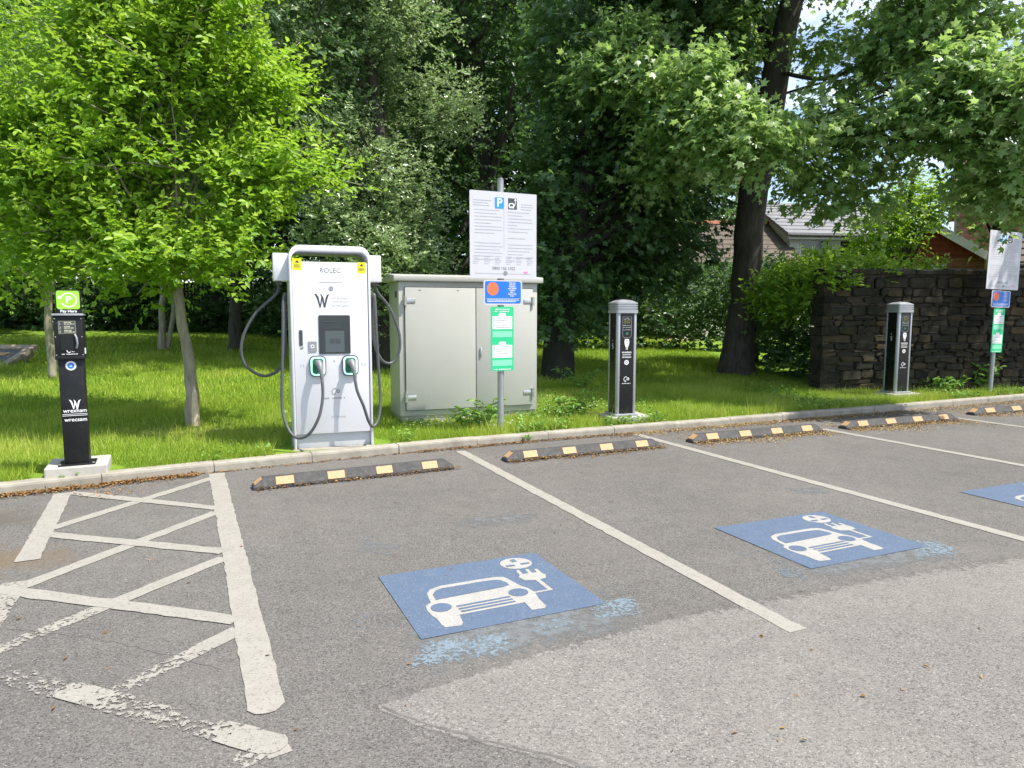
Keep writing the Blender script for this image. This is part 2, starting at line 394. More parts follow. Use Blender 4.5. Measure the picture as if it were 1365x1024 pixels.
cr = ramp(nt, [(.50, 0), (.68, .75)]); nt.links.new(cn.outputs[0], cr.inputs[0])
nt.links.new(mixc(nt, cr.outputs[0], sky.outputs[0], (9.5, 9.8, 10.2)), bg.inputs['Color'])
bg.inputs['Strength'].default_value = .145
scene.view_settings.view_transform = 'Standard'; scene.view_settings.look = 'None'
scene.view_settings.exposure = .78; scene.view_settings.gamma = 1
scene.cycles.max_bounces = 10; scene.cycles.diffuse_bounces = 7; scene.cycles.transparent_max_bounces = 8

# ------------------------------------------------------------------ ground, tarmac, kerb
def sheet(name, pts, mat, z, parent=None):
    o = MB(); o.add([(p[0], p[1], z) for p in pts], [tuple(range(len(pts)))])
    return o.build(name, mat, parent)
m_far = M('far_ground', (.07, .08, .045), .95, var=.3, scale=.2)
structure(sheet('ground', [(-400, -400), (400, -400), (400, 400), (-400, 400)], m_far, -.06))
front = [(x, y + .02) for x, y in KP]
car_park = structure(sheet('car_park', [(-30, -60), (40, -60)] + front[::-1], m_asph, 0))
car_park['label'] = 'worn grey tarmac of the car park bays'
lb = [(1560, 722), (1365, 758), (1200, 784), (1018, 820), (895, 843), (726, 885), (600, 918), (509, 942), (567, 966), (694, 998), (791, 1024), (1010, 1090)]
lp = [at(*p, .0015) for p in lb]
rv = [(40, 6.0, .0015)] + [(p.x, p.y, .0015) for p in lp] + [(3, -8, .0015), (40, -8, .0015)]
rf_ = [tuple(range(len(rv)))]; ed = [1.6] * len(rv)
lpd = []
for a, b in zip(lp[:-1], lp[1:]):
    for k in range(8): lpd.append(a.lerp(b, k / 8))
for i, p in enumerate(lpd):
    t_ = (lpd[min(i + 1, len(lpd) - 1)] - lpd[max(i - 1, 0)]).normalized(); nn_ = Vector((t_.y, -t_.x, 0)); wd_ = .045 + .24 * max(0, min(1, (54 - i) / 24))
    q = p + nn_ * wd_
    rv += [(p.x, p.y, .0016), (q.x, q.y, .0016)]; ed += [1.6, -.6]
    n_ = len(rv)
    if i: rf_.append((n_ - 4, n_ - 3, n_ - 1, n_ - 2))
me_ = bpy.data.meshes.new('access_road'); me_.from_pydata(rv, [], rf_)
a_ = me_.attributes.new('edge', 'FLOAT', 'POINT'); a_.data.foreach_set('value', ed); me_.materials.append(m_lane)
road = bpy.data.objects.new('access_road', me_); col.objects.link(road); structure(road)
bmr = bmesh.new(); bmr.from_mesh(me_)
for f_ in bmr.faces:
    if f_.normal.z < 0: f_.normal_flip()
bmr.to_mesh(me_); bmr.free()
# darker seam where the two surfacings meet
sm = MB()
def ground_strip(mb, pts, w, z, jit=0.0):
    pts = [Vector((p[0], p[1], 0)) for p in pts]; n = len(mb.v)
    vs = []
    for i, p in enumerate(pts):
        t = (pts[min(i + 1, len(pts) - 1)] - pts[max(0, i - 1)]).normalized(); nn = Vector((-t.y, t.x, 0))
        ww = w * (1 + rnd.uniform(-jit, jit))
        vs += [(p - nn * ww / 2).to_tuple(), (p + nn * ww / 2).to_tuple()]
    mb.add([(x, y, z) for x, y, _ in vs], [(2 * i, 2 * i + 2, 2 * i + 3, 2 * i + 1) for i in range(len(pts) - 1)])
seam = [Vector((p.x, p.y, 0)) for p in lp[7:]]
dense = []
for a, b in zip(seam[:-1], seam[1:]):
    n = max(2, int((b - a).length / .05))
    for k in range(n): dense.append(a.lerp(b, k / n) + Vector((rnd.gauss(0, .006), rnd.gauss(0, .006), 0)))
ground_strip(sm, dense, .011, .0022, .8); sm.build('tarmac_seam', m_seam, road)

# kerb stones
kb = MB(); path = [Vector((x, y, 0)) for x, y in KP]
seglen = .914; segs = []; cur = []
tot = [0]
for a, b in zip(path[:-1], path[1:]): tot.append(tot[-1] + (b - a).length)
def kpt(s): return Vector((float(np.interp(s, tot, KX)), float(np.interp(s, tot, KY)), 0))
s0 = tot[2] - 6.0 + .35
for i in range(38):
    a = s0 + i * seglen + .003; b = a + seglen - .006
    P, Q = kpt(a), kpt(b); t = (Q - P).normalized(); n = Vector((-t.y, t.x, 0))
    dz = rnd.uniform(-.004, .004); do = rnd.uniform(-.005, .005)
    prof = [(-.0, -.05), (.128, -.05), (.128, .095 + dz), (.018, .095 + dz), (.006, .088 + dz), (.0, .07 + dz)]
    vs = []
    for e in (P, Q):
        for d, z in prof: vs.append(e + n * (d + do) + Vector((0, 0, z)))
    m = len(prof)
    kb.add(vs, [tuple(range(m)), tuple(range(2 * m - 1, m - 1, -1))] + [(k, k + m, (k + 1) % m + m, (k + 1) % m) for k in range(m)])
bmk = kb.build('kerb', m_kerb); structure(bmk)
bm_ = bmesh.new(); bm_.from_mesh(bmk.data); bmesh.ops.recalc_face_normals(bm_, faces=bm_.faces); bm_.to_mesh(bmk.data); bm_.free()

# lawn sheet
def lawn_mat():
    m, nt, bs, out = new_mat('lawn_soil_and_turf'); v = coords(nt)
    a = nt.nodes.new('ShaderNodeAttribute'); a.attribute_name = 'soil'
    f = noise(nt, v, 3.5, 8, .7); g = noise(nt, v, 40, 6, .7)
    rp = ramp(nt, [(.3, (.08, .15, .015)), (.5, (.16, .27, .028)), (.72, (.30, .37, .06))]); nt.links.new(math_(nt, 'ADD', math_(nt, 'MULTIPLY', f, .5), math_(nt, 'MULTIPLY', g, .5)), rp.inputs[0])
    rs = ramp(nt, [(.3, (.26, .17, .09)), (.7, (.46, .35, .2))]); nt.links.new(g, rs.inputs[0])
    nt.links.new(mixc(nt, a.outputs['Fac'], rp.outputs[0], rs.outputs[0]), bs.inputs['Base Color'])
    bs.inputs['Roughness'].default_value = .95; bs.inputs['Specular IOR Level'].default_value = .1
    bump(nt, bs, g, .8, .03); return m
xs = np.concatenate([np.linspace(-30, -8, 23)[:-1], np.linspace(-8, 14, 111), np.linspace(14, 40, 27)[1:]])
ds = np.concatenate([np.linspace(.10, 12, 70), np.linspace(12.5, 34, 40), [60, 120, 300]])
XX, DD = np.meshgrid(xs, ds, indexing='ij'); YY = kerbY(XX) + DD; ZZ = zg(XX, YY)
soil_c = lawn(900, 452); soil_c2 = lawn(256, 572)
def soil_at(x, y):
    e = np.exp(-(((x - soil_c.x) / 1.2) ** 2 + ((y - soil_c.y) / .8) ** 2)) * .95
    e = np.maximum(e, .55 * np.exp(-(((x - soil_c2.x + .1) / .95) ** 2 + ((y - soil_c2.y + .2) / .30) ** 2)))
    e = np.maximum(e, .85 * np.exp(-((y - kerbY(x) - .13) / .05) ** 2))
    return e
V = np.stack([XX, YY, ZZ], -1).reshape(-1, 3); nx_, nd_ = XX.shape
idx = np.arange(nx_ * nd_).reshape(nx_, nd_)
Fq = np.stack([idx[:-1, :-1], idx[1:, :-1], idx[1:, 1:], idx[:-1, 1:]], -1).reshape(-1, 4)
def np_mesh(name, V, Fc, mat, parent=None, attrs=None, smooth=False):
    me = bpy.data.meshes.new(name); nv = len(V); nf = len(Fc); k = Fc.shape[1]
    me.vertices.add(nv); me.vertices.foreach_set('co', np.asarray(V, np.float32).ravel())
    me.loops.add(nf * k); me.loops.foreach_set('vertex_index', np.asarray(Fc, np.int32).ravel())
    me.polygons.add(nf); me.polygons.foreach_set('loop_start', np.arange(0, nf * k, k, dtype=np.int32))
    me.update(calc_edges=True)
    for an, vals, dom in (attrs or []):
        at_ = me.attributes.new(an, 'FLOAT', dom); at_.data.foreach_set('value', np.asarray(vals, np.float32))
    if smooth: me.polygons.foreach_set('use_smooth', np.ones(nf, bool))
    me.materials.append(mat); o = bpy.data.objects.new(name, me); col.objects.link(o)
    if parent: o.parent = parent
    return o
structure(np_mesh('lawn', V, Fq, lawn_mat(), None, [('soil', soil_at(V[:, 0], V[:, 1]), 'POINT')], True))

# ------------------------------------------------------------------ painted markings (parts of the car park)
def strip(name, p0, p1, w, wear0=.0, wear1=.0, mat=None, z=.0036, round_end=False, label=None, wear=None, parent=car_park):
    a = Vector((p0[0], p0[1], 0)); b = Vector((p1[0], p1[1], 0)); L = (b - a).length; t = (b - a) / L; n = Vector((-t.y, t.x, 0))
    N = max(3, int(L / .06)); fr_ = [i / N for i in range(N + 1)]; vs = []; wr = []
    if round_end:
        tail = w / 2 / L; fr_ = [f for f in fr_ if f < 1 - tail] + [1 - tail * (1 - q) for q in (0, .25, .5, .7, .84, .93, .98, 1)]; N = len(fr_) - 1
    for i in range(N + 1):
        f = fr_[i]; p = a.lerp(b, f)
        for sx in (-1, -.5, .5, 1):
            ww = w / 2
            if round_end and (1 - f) * L < w / 2: ww = math.sqrt(max(1e-6, (w / 2) ** 2 - (w / 2 - (1 - f) * L) ** 2))
            j = rnd.gauss(0, .003)
            q = p + n * (ww * sx + j); vs.append((q.x, q.y, z))
            base = wear0 + (wear1 - wear0) * f if wear is None else float(np.interp(f, wear[0], wear[1]))
            wr.append(base + (.10 if abs(sx) == 1 else 0))
    fs = [(4 * i + k, 4 * i + 4 + k, 4 * i + 5 + k, 4 * i + 1 + k) for i in range(N) for k in range(3)]
    o = np_mesh(name, np.array(vs), np.array(fs), mat or m_white, parent, [('wear', wr, 'POINT')])
    if label: o['label'] = label
    return o
G = lambda x, y: at(x, y, .006)
W_ = .105
strip('bay_line', G(614, 601), G(1064, 840), .105, .05, .12)
strip('bay_line', G(846, 578), (5.05, .95), .105, .05, .12)
strip('bay_line', G(1097, 571.5), G(1097, 571.5) + Vector((3.5 * .42, -3.5 * .907, 0)) * 1.35, .105, .05, .1)
strip('bay_line', G(1276, 557), G(1276, 557) + Vector((3.5 * .42, -3.5 * .907, 0)) * 1.35, .105, .05, .1)
strip('hatch_border', G(289, 630.5), G(357, 950), .135, .03, .16, z=.0044, round_end=True, label='thick white line along the right side of the hatching')
strip('hatch_border', G(84, 657), G(36, 747), .13, .0, .16, z=.0044, label='short thick white line ending at the brown soil stain')
strip('hatch_border', G(22, 775), G(-30, 850), .13, .5, .35, z=.0044)
Z2 = .0065
hd = .10
for a, b, w0, w1 in (((68, 704), (284, 636.5), .05, .0), ((-8, 795), (289, 682), .22, .03)):
    strip('hatch_stripe', G(*a), G(*b), hd, w0, w1)
strip('hatch_stripe', G(-40, 880), G(299, 743), hd, wear=([0, .35, .5, 1], [.55, .48, .15, .0]))
strip('hatch_stripe', G(35, 982), G(319, 838), hd, wear=([0, .3, .5, .75, 1], [.78, .72, .52, .45, .05]))
for k, (a, b, w0, w1) in enumerate((((92, 656.5), (290, 677), .05, .03), ((62, 712), (299, 734.6), .05, .03), ((-10, 784), (316, 826), .15, .05))):
    strip('hatch_stripe', G(*a), G(*b), hd, w0, w1, z=.0052)
strip('hatch_stripe', G(-30, 888), G(378, 996), .12, wear=([0, .12, .3, .38, .44, .52, .75, .86, 1], [.65, .7, .58, .30, .40, .58, .66, .35, .12]), z=.0052, round_end=True)
strip('hatch_stripe', G(384, 990), G(300, 1020), .10, .2, .7, round_end=False, z=.0030)

cks = MB()
for P_ in ([(80, 846), (130, 852), (190, 864), (245, 880), (300, 893)], [(0, 838), (40, 840), (80, 846)]):
    pp_ = []
    for a, b in zip(P_[:-1], P_[1:]):
        for k in range(8): q_ = at(a[0] + (b[0] - a[0]) * k / 8, a[1] + (b[1] - a[1]) * k / 8); pp_.append((q_.x + rnd.gauss(0, .004), q_.y + rnd.gauss(0, .004)))
    ground_strip(cks, pp_, .006, .0016, .9)
cks.build('crack', m_seam, car_park)
# blue charging-bay squares with the plug-in car symbol
def sq_art(parent_name, o, ang, w, h, label):
    """square lying on the tarmac; local u,v in [0,1] mapped on w x h metres"""
    ca, sa = math.cos(ang), math.sin(ang)
    def pt(u, v, z): return (o[0] + u * w * ca - v * h * sa, o[1] + u * w * sa + v * h * ca, z)
    N = 12; vs = []; wr = []
    for i in range(N + 1):
        for j in range(N + 1):
            u, v = i / N, j / N; vs.append(pt(u, v, .0044)); e = min(u, v, 1 - u, 1 - v); wr.append(.02 + (.22 if e < .01 else .0) + (.10 if v > .8 and u < .4 else 0))
    fs = [(i * (N + 1) + j, (i + 1) * (N + 1) + j, (i + 1) * (N + 1) + j + 1, i * (N + 1) + j + 1) for i in range(N) for j in range(N)]
    sq = np_mesh('charging_bay_square', np.array(vs), np.array(fs), m_blue, car_park, [('wear', wr, 'POINT')]); sq['label'] = label
    mb = MB()
    def P(pts, z=.0060): mb.add([pt(u, v, z) for u, v in pts], [tuple(range(len(pts)))])
    outer = [(.142, .082), (.221, .067), (.239, .104), (.251, .205), (.616, .212), (.609, .091), (.68, .085), (.699, .113), (.704, .226), (.709, .255), (.721, .329), (.715, .40), (.69, .459), (.662, .619), (.65, .65), (.613, .667), (.534, .672), (.279, .671), (.213, .64), (.18, .581), (.164, .438), (.129, .409), (.119, .345), (.122, .26), (.134, .209), (.134, .12)]
    P(outer)
    P([(.812 - .009, .52), (.812 - .009, .34), (.829, .322), (.829, .52)][::1]); P([(.70, .315), (.829, .315), (.829, .335), (.70, .335)], .0061)
    P([(.731, .60), (.76, .644), (.874, .63), (.893, .574), (.872, .517), (.812, .505), (.745, .53)][::-1], .0061)
    for (a, b) in (((.762, .63), (.77, .72)), ((.82, .62), (.826, .71)), ((.872, .61), (.877, .69))):
        P([(a[0] - .011, a[1]), (a[0] + .011, a[1]), (b[0] + .011, b[1]), (b[0] - .011, b[1])], .0059)
    P([(.81 + .098 * math.cos(2 * math.pi * k / 28), .846 + .108 * math.sin(2 * math.pi * k / 28)) for k in range(28)])
    bm = bmesh.new()
    me = bpy.data.meshes.new('charging_car_symbol'); me.from_pydata(mb.v, [], mb.f)
    a_ = me.attributes.new('wear', 'FLOAT', 'POINT'); a_.data.foreach_set('value', [.05] * len(mb.v))
    me.materials.append(m_symb); so_ = bpy.data.objects.new('charging_car_symbol', me); col.objects.link(so_); so_.parent = sq
    mb2 = MB(); mb = mb2
    def Q(pts): mb2.add([pt(u, v, .0076) for u, v in pts], [tuple(range(len(pts)))])
    Q([(.20, .465), (.595, .485), (.635, .50), (.637, .54), (.617, .60), (.59, .618), (.517, .627), (.28, .625), (.235, .604), (.205, .55)])
    for cx, cz in ((.195, .345), (.639, .365)): Q([(cx + .055 * math.cos(2 * math.pi * k / 20), cz + .062 * math.sin(2 * math.pi * k / 20)) for k in range(20)])
    for z_ in (.322, .282, .242): Q([(.272, z_ - .012), (.575, z_ - .006), (.575, z_ + .014), (.272, z_ + .010)])
    for cx, cz, hw, hh in ((.812, .90, .016, .026), (.762, .815, .028, .014), (.858, .815, .028, .014)): Q([(cx - hw, cz - hh), (cx + hw, cz - hh), (cx + hw, cz + hh), (cx - hw, cz + hh)])
    me = bpy.data.meshes.new('symbol_cutout'); me.from_pydata(mb2.v, [], mb2.f)
    a_ = me.attributes.new('wear', 'FLOAT', 'POINT'); a_.data.foreach_set('value', [.0] * len(mb2.v))
    me.materials.append(m_blue); s2 = bpy.data.objects.new('symbol_cutout', me); col.objects.link(s2); s2.parent = sq
    return sq
def faded(pts, mat, w0, z, edge=.25, name='faded_paint'):
    """worn remains of older blue paint: quad with wear rising to its border"""
    A, B, C, D = [Vector((p[0], p[1], 0)) for p in pts]; N = 24; vs = []; wr = []
    for i in range(N + 1):
        for j in range(N + 1):
            u, v = i / N, j / N; p = A.lerp(B, u).lerp(D.lerp(C, u), v); vs.append((p.x, p.y, z))
            e = min(u, v, 1 - u, 1 - v); wr.append(w0 + .75 * max(0, 1 - e / edge) ** 1.5)
    fs = [(i * (N + 1) + j, (i + 1) * (N + 1) + j, (i + 1) * (N + 1) + j + 1, i * (N + 1) + j + 1) for i in range(N) for j in range(N)]
    return np_mesh(name, np.array(vs), np.array(fs), mat, car_park, [('wear', wr, 'POINT')])
sq_art('sq', at(561.5, 853.4), R(24), .99, .845, 'blue square with white plug-in car symbol nearest the camera')
sq_art('sq', at(1081.4, 759), R(23.5), 1.01, .86, 'blue square with white plug-in car symbol in the next bay')
o3 = at(1081.4, 759) + (at(1081.4, 759) - at(561.5, 853.4)) * 1.04
sq_art('sq', o3 + Vector((.08, .06, 0)), R(23.5), 1.01, .86, 'blue square in the third bay at the right edge')
for q, wv in (([(490, 908), (720, 875), (700, 835), (555, 850)], .04), ([(700, 860), (790, 838), (770, 812), (690, 830)], .16), ([(780, 835), (880, 822), (850, 790), (770, 800)], .05), ([(465, 855), (505, 840), (490, 810), (465, 825)], .22),
              ([(1030, 775), (1105, 785), (1080, 760), (1010, 735)], .12), ([(1210, 750), (1310, 745), (1255, 715), (1195, 715)], .08), ([(955, 740), (1060, 775), (1085, 762), (960, 705)], .30)):
    faded([at(*p) for p in q], m_fade, wv, .0028)
for q, wv in (([(440, 815), (540, 925), (910, 838), (850, 770)], .05), ([(580, 710), (720, 700), (735, 680), (600, 690)], .12), ([(450, 740), (530, 745), (560, 725), (480, 715)], .2), ([(930, 735), (1080, 790), (1320, 745), (1230, 705)], .08), ([(1050, 665), (1130, 660), (1100, 645), (1030, 650)], .22)):
    faded([at(*p) for p in q], m_ghost, wv, .0022, .35, 'ghost_paint')

# ------------------------------------------------------------------ wheel stops
def make_stop():
    t = thing('wheel_stop', 'x', 'wheel stop', group='black rubber wheel stops with amber pads')
    L = .915; mb = MB()
    prof = [(-.078, 0), (.078, 0), (.078, .028), (.032, .098), (-.032, .098), (-.078, .028)]
    mids = [(-L + .0, 0.0), (-L + .085, 1), (L - .085, 1), (L - .0, 0)]
    vs = []
    for x, k in mids:
        for y, z in prof: vs.append((x, y * (1 if k else .9), z if (k or z < .03) else .032 + (z - .03) * .06))
    n = 6; fs = [tuple(range(n - 1, -1, -1))[::-1], tuple(3 * n + k for k in range(n))[::-1]]
    for i in range(3):
        for k in range(n): fs.append((i * n + k, i * n + (k + 1) % n, (i + 1) * n + (k + 1) % n, (i + 1) * n + k)[::-1])
    mb.add(vs, fs); b = mb.build('rubber_body', m_rubber, t)
    bm = bmesh.new(); bm.from_mesh(b.data); bmesh.ops.recalc_face_normals(bm, faces=bm.faces); bmesh.ops.bevel(bm, geom=[e for e in bm.edges if e.calc_face_angle(0) > .4], offset=.005, segments=2, affect='EDGES'); bm.to_mesh(b.data); bm.free()
    for cx in (-.655, -.215, .225, .665):
        m = MB(); sl = Vector((0, .046, .07)).normalized(); nn = Vector((0, -sl.z, sl.y)); c0 = Vector((0, -.055, .063))
        m.obox((cx, c0.y + nn.y * .002, c0.z + nn.z * .002), .075, .036, .003, (math.atan2(sl.z, sl.y), 0, 0))
        m.build('reflective_pad', m_amber, t)
    m = MB(); ex = Vector((.085, 0, .066)).normalized(); m.obox((-L + .045, -.005, .068), .038, .042, .003, (0, -math.atan2(.066, .085), 0)); m.build('reflective_pad', m_amber, t)
    return t
ws = [((338, 654.7), (606.6, 625.7), 'black rubber wheel stop with four amber pads in front of the white rapid charger'),
      ((676, 617), (882.5, 597), 'black rubber wheel stop in front of the two-door cabinet and its sign post'),
      ((924, 591.5), (1099, 576), 'black rubber wheel stop in dry leaves just right of the sunlit charging post'),
      ((1129, 573), (1278, 560.5), 'black rubber wheel stop in front of the charging post by the stone wall'),
      ((1300, 554.3), (1440, 543.5), 'black rubber wheel stop cut off by the right edge of the picture')]
stop0 = make_stop(); stop_pos = []
for i, (a, b, lab) in enumerate(ws):
    A, B = at(*a), at(*b); mid = (A + B) / 2; d = B - A; ang = math.atan2(d.y, d.x)
    o = stop0 if i == 0 else copy_tree(stop0)
    relabel(o, lab, mid + Vector((-math.sin(ang), math.cos(ang), 0)) * .075, ang); o.scale = (d.length / 1.83, 1, 1)
    stop_pos.append((mid, ang, d.length))

# ------------------------------------------------------------------ shared logos
def swoosh_W(mb, cx, cz, s, d=.002):
    """two-stroke W with feathered arms"""
    for k in (-1, 1):
        pass
    mb.poly([(cx - .52 * s, cz + .47 * s), (cx - .36 * s, cz + .45 * s), (cx - .22 * s, cz + .24 * s), (cx - .09 * s, cz - .5 * s), (cx - .17 * s, cz - .5 * s), (cx - .33 * s, cz + .12 * s), (cx - .43 * s, cz + .34 * s)], d)
    mb.poly([(cx - .16 * s, cz - .5 * s), (cx - .09 * s, cz - .5 * s), (cx + .08 * s, cz + .28 * s), (cx - .02 * s, cz + .32 * s)], d + .0002)
    mb.poly([(cx - .14 * s, cz + .46 * s), (cx - .02 * s, cz + .42 * s), (cx + .11 * s, cz + .2 * s), (cx + .22 * s, cz - .5 * s), (cx + .13 * s, cz - .5 * s), (cx - .01 * s, cz + .18 * s), (cx - .06 * s, cz + .36 * s)], d + .0004)
    mb.poly([(cx + .14 * s, cz - .5 * s), (cx + .23 * s, cz - .5 * s), (cx + .41 * s, cz + .2 * s), (cx + .54 * s, cz + .47 * s), (cx + .34 * s, cz + .38 * s), (cx + .25 * s, cz + .14 * s)], d + .0006)
def plug_icon(mb, cx, cz, s, d=.002):
    mb.stroke([(cx - .35 * s, cz - .3 * s), (cx - .5 * s, cz), (cx - .3 * s, cz + .35 * s), (cx, cz + .45 * s), (cx + .1 * s, cz + .3 * s)], .1 * s, d)
    mb.stroke([(cx - .35 * s, cz - .3 * s), (cx - .1 * s, cz - .42 * s), (cx - .05 * s, cz - .1 * s)], .1 * s, d + .0002)
    mb.ring(cx + .32 * s, cz + .05 * s, .12 * s, .24 * s, d + .0003, 14)
def caption(mb, cx, cz, w, h, d=.002, n=11, seed=1):
    """line of lettering too small to read in the photograph: letter-sized strokes"""
    r = random.Random(seed); x = cx - w / 2; st = w / n
    for k in range(n):
        if r.random() < .12: x += st; continue
        mb.rect(x + st * .12, x + st * .82, cz - h / 2, cz + h / 2 * r.choice((.6, .6, 1)), d); x += st
def textlines(mb, x0, x1, z0, lines, lh, h, d=.002, seed=0):
    r = random.Random(seed); z = z0
    for fr in lines:
        if fr > 0:
            x = x0; end = x0 + (x1 - x0) * fr
            while x < end - h:
                wd = min(end - x, h * r.uniform(1.2, 4.5)); mb.rect(x, x + wd, z - h / 2, z + h / 2, d); x += wd + h * .6
        z -= lh

# ------------------------------------------------------------------ rapid charger
P1 = at(388, 599.5, .1); P2 = at(498, 591.5, .1); cang = R(20)
ch = thing('rapid_charger', 'tall white rapid charger with two looped cables standing on the kerb edge', 'charger', ((P1.x + P2.x) / 2 + .015, (P1.y + P2.y) / 2 + .01, .092), cang)
Wc, Hc, Dc = .405, 2.09, .62
def arch_poly(w, h, r, n=8):
    P = [(-w, 0), (w, 0)]
    P += [(w - r + r * math.cos(R(a)), h - r + r * math.sin(R(a))) for a in np.linspace(0, 90, n)]
    P += [(-w + r - r * math.sin(R(a)), h - r + r * math.cos(R(a))) for a in np.linspace(0, 90, n)]
    return P
outer = arch_poly(Wc, Hc, .11)[1:] + [(-Wc, 0)]
inner = arch_poly(Wc - .024, Hc - .062, .085)[1:] + [(-Wc + .024, 0)]
MB().prism_y(outer + inner[::-1], .0, Dc).build('frame', m_chwhite, ch, True, .006)
MB().box(-Wc + .027, Wc - .027, .012, Dc - .02, .15, 1.925).build('front_panel', m_chwhite, ch, True, .006)
MB().box(-Wc + .027, Wc - .027, .05, Dc - .03, 0, .148).build('plinth', m_chplinth, ch, True, .004)
MB().prism_z([(-.42, -.05), (.42, -.05), (.42, .66), (-.42, .66)], -.08, .0).build('concrete_base', m_kerb, ch, False, .01)
for s in (-1, 1):
    h = MB(); x0, x1 = sorted((s * (Wc - .002), s * .555)); h.box(x0, x1, .20, .44, 1.735, 2.02); hb = h.build('cable_holder', m_chwhite, ch, True, .012)
    MB().box(*sorted((s * .47, s * .53)), .27, .36, 1.70, 1.737).build('cable_gland', m_cable, hb)
yf = -.012      # front plane is at y = +.012
fp = bpy.data.objects.new('x', None); bpy.data.objects.remove(fp)
def art(fn, name, mat, parent=ch, label=None):
    m = MB(); fn(m); m.v = [(x, y + .012, z) for x, y, z in m.v]; o = m.build(name, mat, parent)
    if label: o['label'] = label
    return o
Zc = lambda zy: (980 - zy) / 440.0
Xc = lambda zx: (zx - 480) / 449.0
sc_ = art(lambda m: m.prism_y(rrect((Xc(421) + Xc(564)) / 2, (Zc(372) + Zc(547)) / 2, .318, .40, .012), -.008, -.001), 'screen', m_screen)
s2 = MB(); s2.rect(Xc(449), Xc(536), Zc(540), Zc(443), 0); s2.v = [(x, .0025, z) for x, y, z in s2.v]; s2.build('screen_window', m_screen2, sc_)
s3 = MB(); [s3.rect(Xc(x), Xc(x + 9), Zc(500), Zc(478), 0) for x in (470, 482, 496, 508)]; s3.rect(Xc(440), Xc(500), Zc(402), Zc(398), 0); s3.rect(Xc(440), Xc(530), Zc(432), Zc(429), 0)
s3.v = [(x, .0015, z) for x, y, z in s3.v]; s3.build('screen_text', m_ink, sc_)
art(lambda m: m.prism_y(rrect(Xc(341), (Zc(437) + Zc(510)) / 2, .034, .16, .008), -.006, -.0005), 'door_handle', m_ink)
art(lambda m: m.stroke([(Xc(335), Zc(522)), (Xc(345), Zc(522)), (Xc(350), Zc(514))], .01), 'arrow_mark', m_ink)
cr_ = art(lambda m: m.prism_y(rrect(Xc(391), Zc(514), .085, .11, .006), -.006, -.0005), 'card_reader', m_grey)
mm = MB(); mm.ring(Xc(391), Zc(512), .012, .02, 0, 16); mm.v = [(x, .0045, z) for x, y, z in mm.v]; mm.build('contactless_symbol', m_wprint, cr_)
for zx, lab in ((412, 'left socket'), (560, 'right socket')):
    cx, cz = Xc(zx), Zc(602); sw, sh = .166, .215
    o = art(lambda m: m.prism_y(rrect(cx, cz, sw, sh, .05), -.03, -.0005), 'socket', m_cable)
    m = MB(); ro = rrect(cx, cz, sw - .022, sh - .022, .042); ri = rrect(cx, cz, sw - .055, sh - .055, .03); n = len(ro)
    for k in range(n): m.add([(ro[k][0], -.0205, ro[k][1]), (ro[(k + 1) % n][0], -.0205, ro[(k + 1) % n][1]), (ri[(k + 1) % n][0], -.0205, ri[(k + 1) % n][1]), (ri[k][0], -.0205, ri[k][1])], [(0, 1, 2, 3)])
    m.build('led_ring', m_led, o)
    m = MB(); m.poly(rrect(cx, cz, sw - .058, sh - .058, .03), 0); m.v = [(x, -.021, z) for x, y, z in m.v]; m.build('socket_face', m_dgreen, o)
    k = MB(); k.tube([(cx, -.015, cz + .03), (cx + .005, -.07, cz + .035), (cx + .012, -.10, cz + .01), (cx + .022, -.125, cz - .04), (cx + .028, -.132, cz - .10), (cx + .030, -.134, cz - .15)], [.036, .038, .032, .024, .02, .0165], 12)
    k.build('charging_connector', m_conn, ch, True)
art(lambda m: (m.text('ROLEC', Xc(480), Zc(171), .066, bold=.004, sx=1.05)), 'lettering', m_grey)
art(lambda m: m.rect(Xc(428), Xc(533), Zc(224), Zc(221)), 'printed_rule', m_pale)
art(lambda m: (m.ring(Xc(481), Zc(252), .014, .025), m.ell(Xc(481), Zc(252), .009)), 'round_emblem', m_grey)
art(lambda m: swoosh_W(m, Xc(439), Zc(305), .145), 'council_logo', m_ink)
art(lambda m: (m.text('wrexham', Xc(524), Zc(293), .050), m.rect(Xc(484), Xc(566), Zc(308), Zc(306.5)), m.rect(Xc(484), Xc(566), Zc(313), Zc(311.5)), m.text('wrecsam', Xc(524), Zc(327), .050)), 'lettering', m_pale)
art(lambda m: (m.text('1+', Xc(343), Zc(600), .05), m.text('+2', Xc(622), Zc(600), .05), m.rect(Xc(484), Xc(490), Zc(586), Zc(574)), m.text('fast charging', Xc(500), Zc(838), .03)), 'lettering', m_pale)
art(lambda m: (plug_icon(m, Xc(490), Zc(722), .08), caption(m, Xc(482), Zc(751), .23, .016, n=14)), 'charging_logo', m_grey)
for zx, zy in ((333, 146), (622, 156)):
    st = art(lambda m: m.poly(rrect(Xc(zx), Zc(zy), .09, .115, .004), .0015), 'warning_sticker', m_yellow)
    art(lambda m: (m.poly([(Xc(zx) - .02, Zc(zy) + .018), (Xc(zx) + .024, Zc(zy) + .018), (Xc(zx) + .004, Zc(zy) + .045)], .003), [m.rect(Xc(zx) - .032, Xc(zx) + .03, Zc(zy) - .012 * k - .006, Zc(zy) - .012 * k - .002, .003) for k in range(3)]), 'sticker_print', m_ink, st)
MB().box(-.423, -.4195, .02, .035, .98, 1.05).build('side_lock', m_gap, ch)
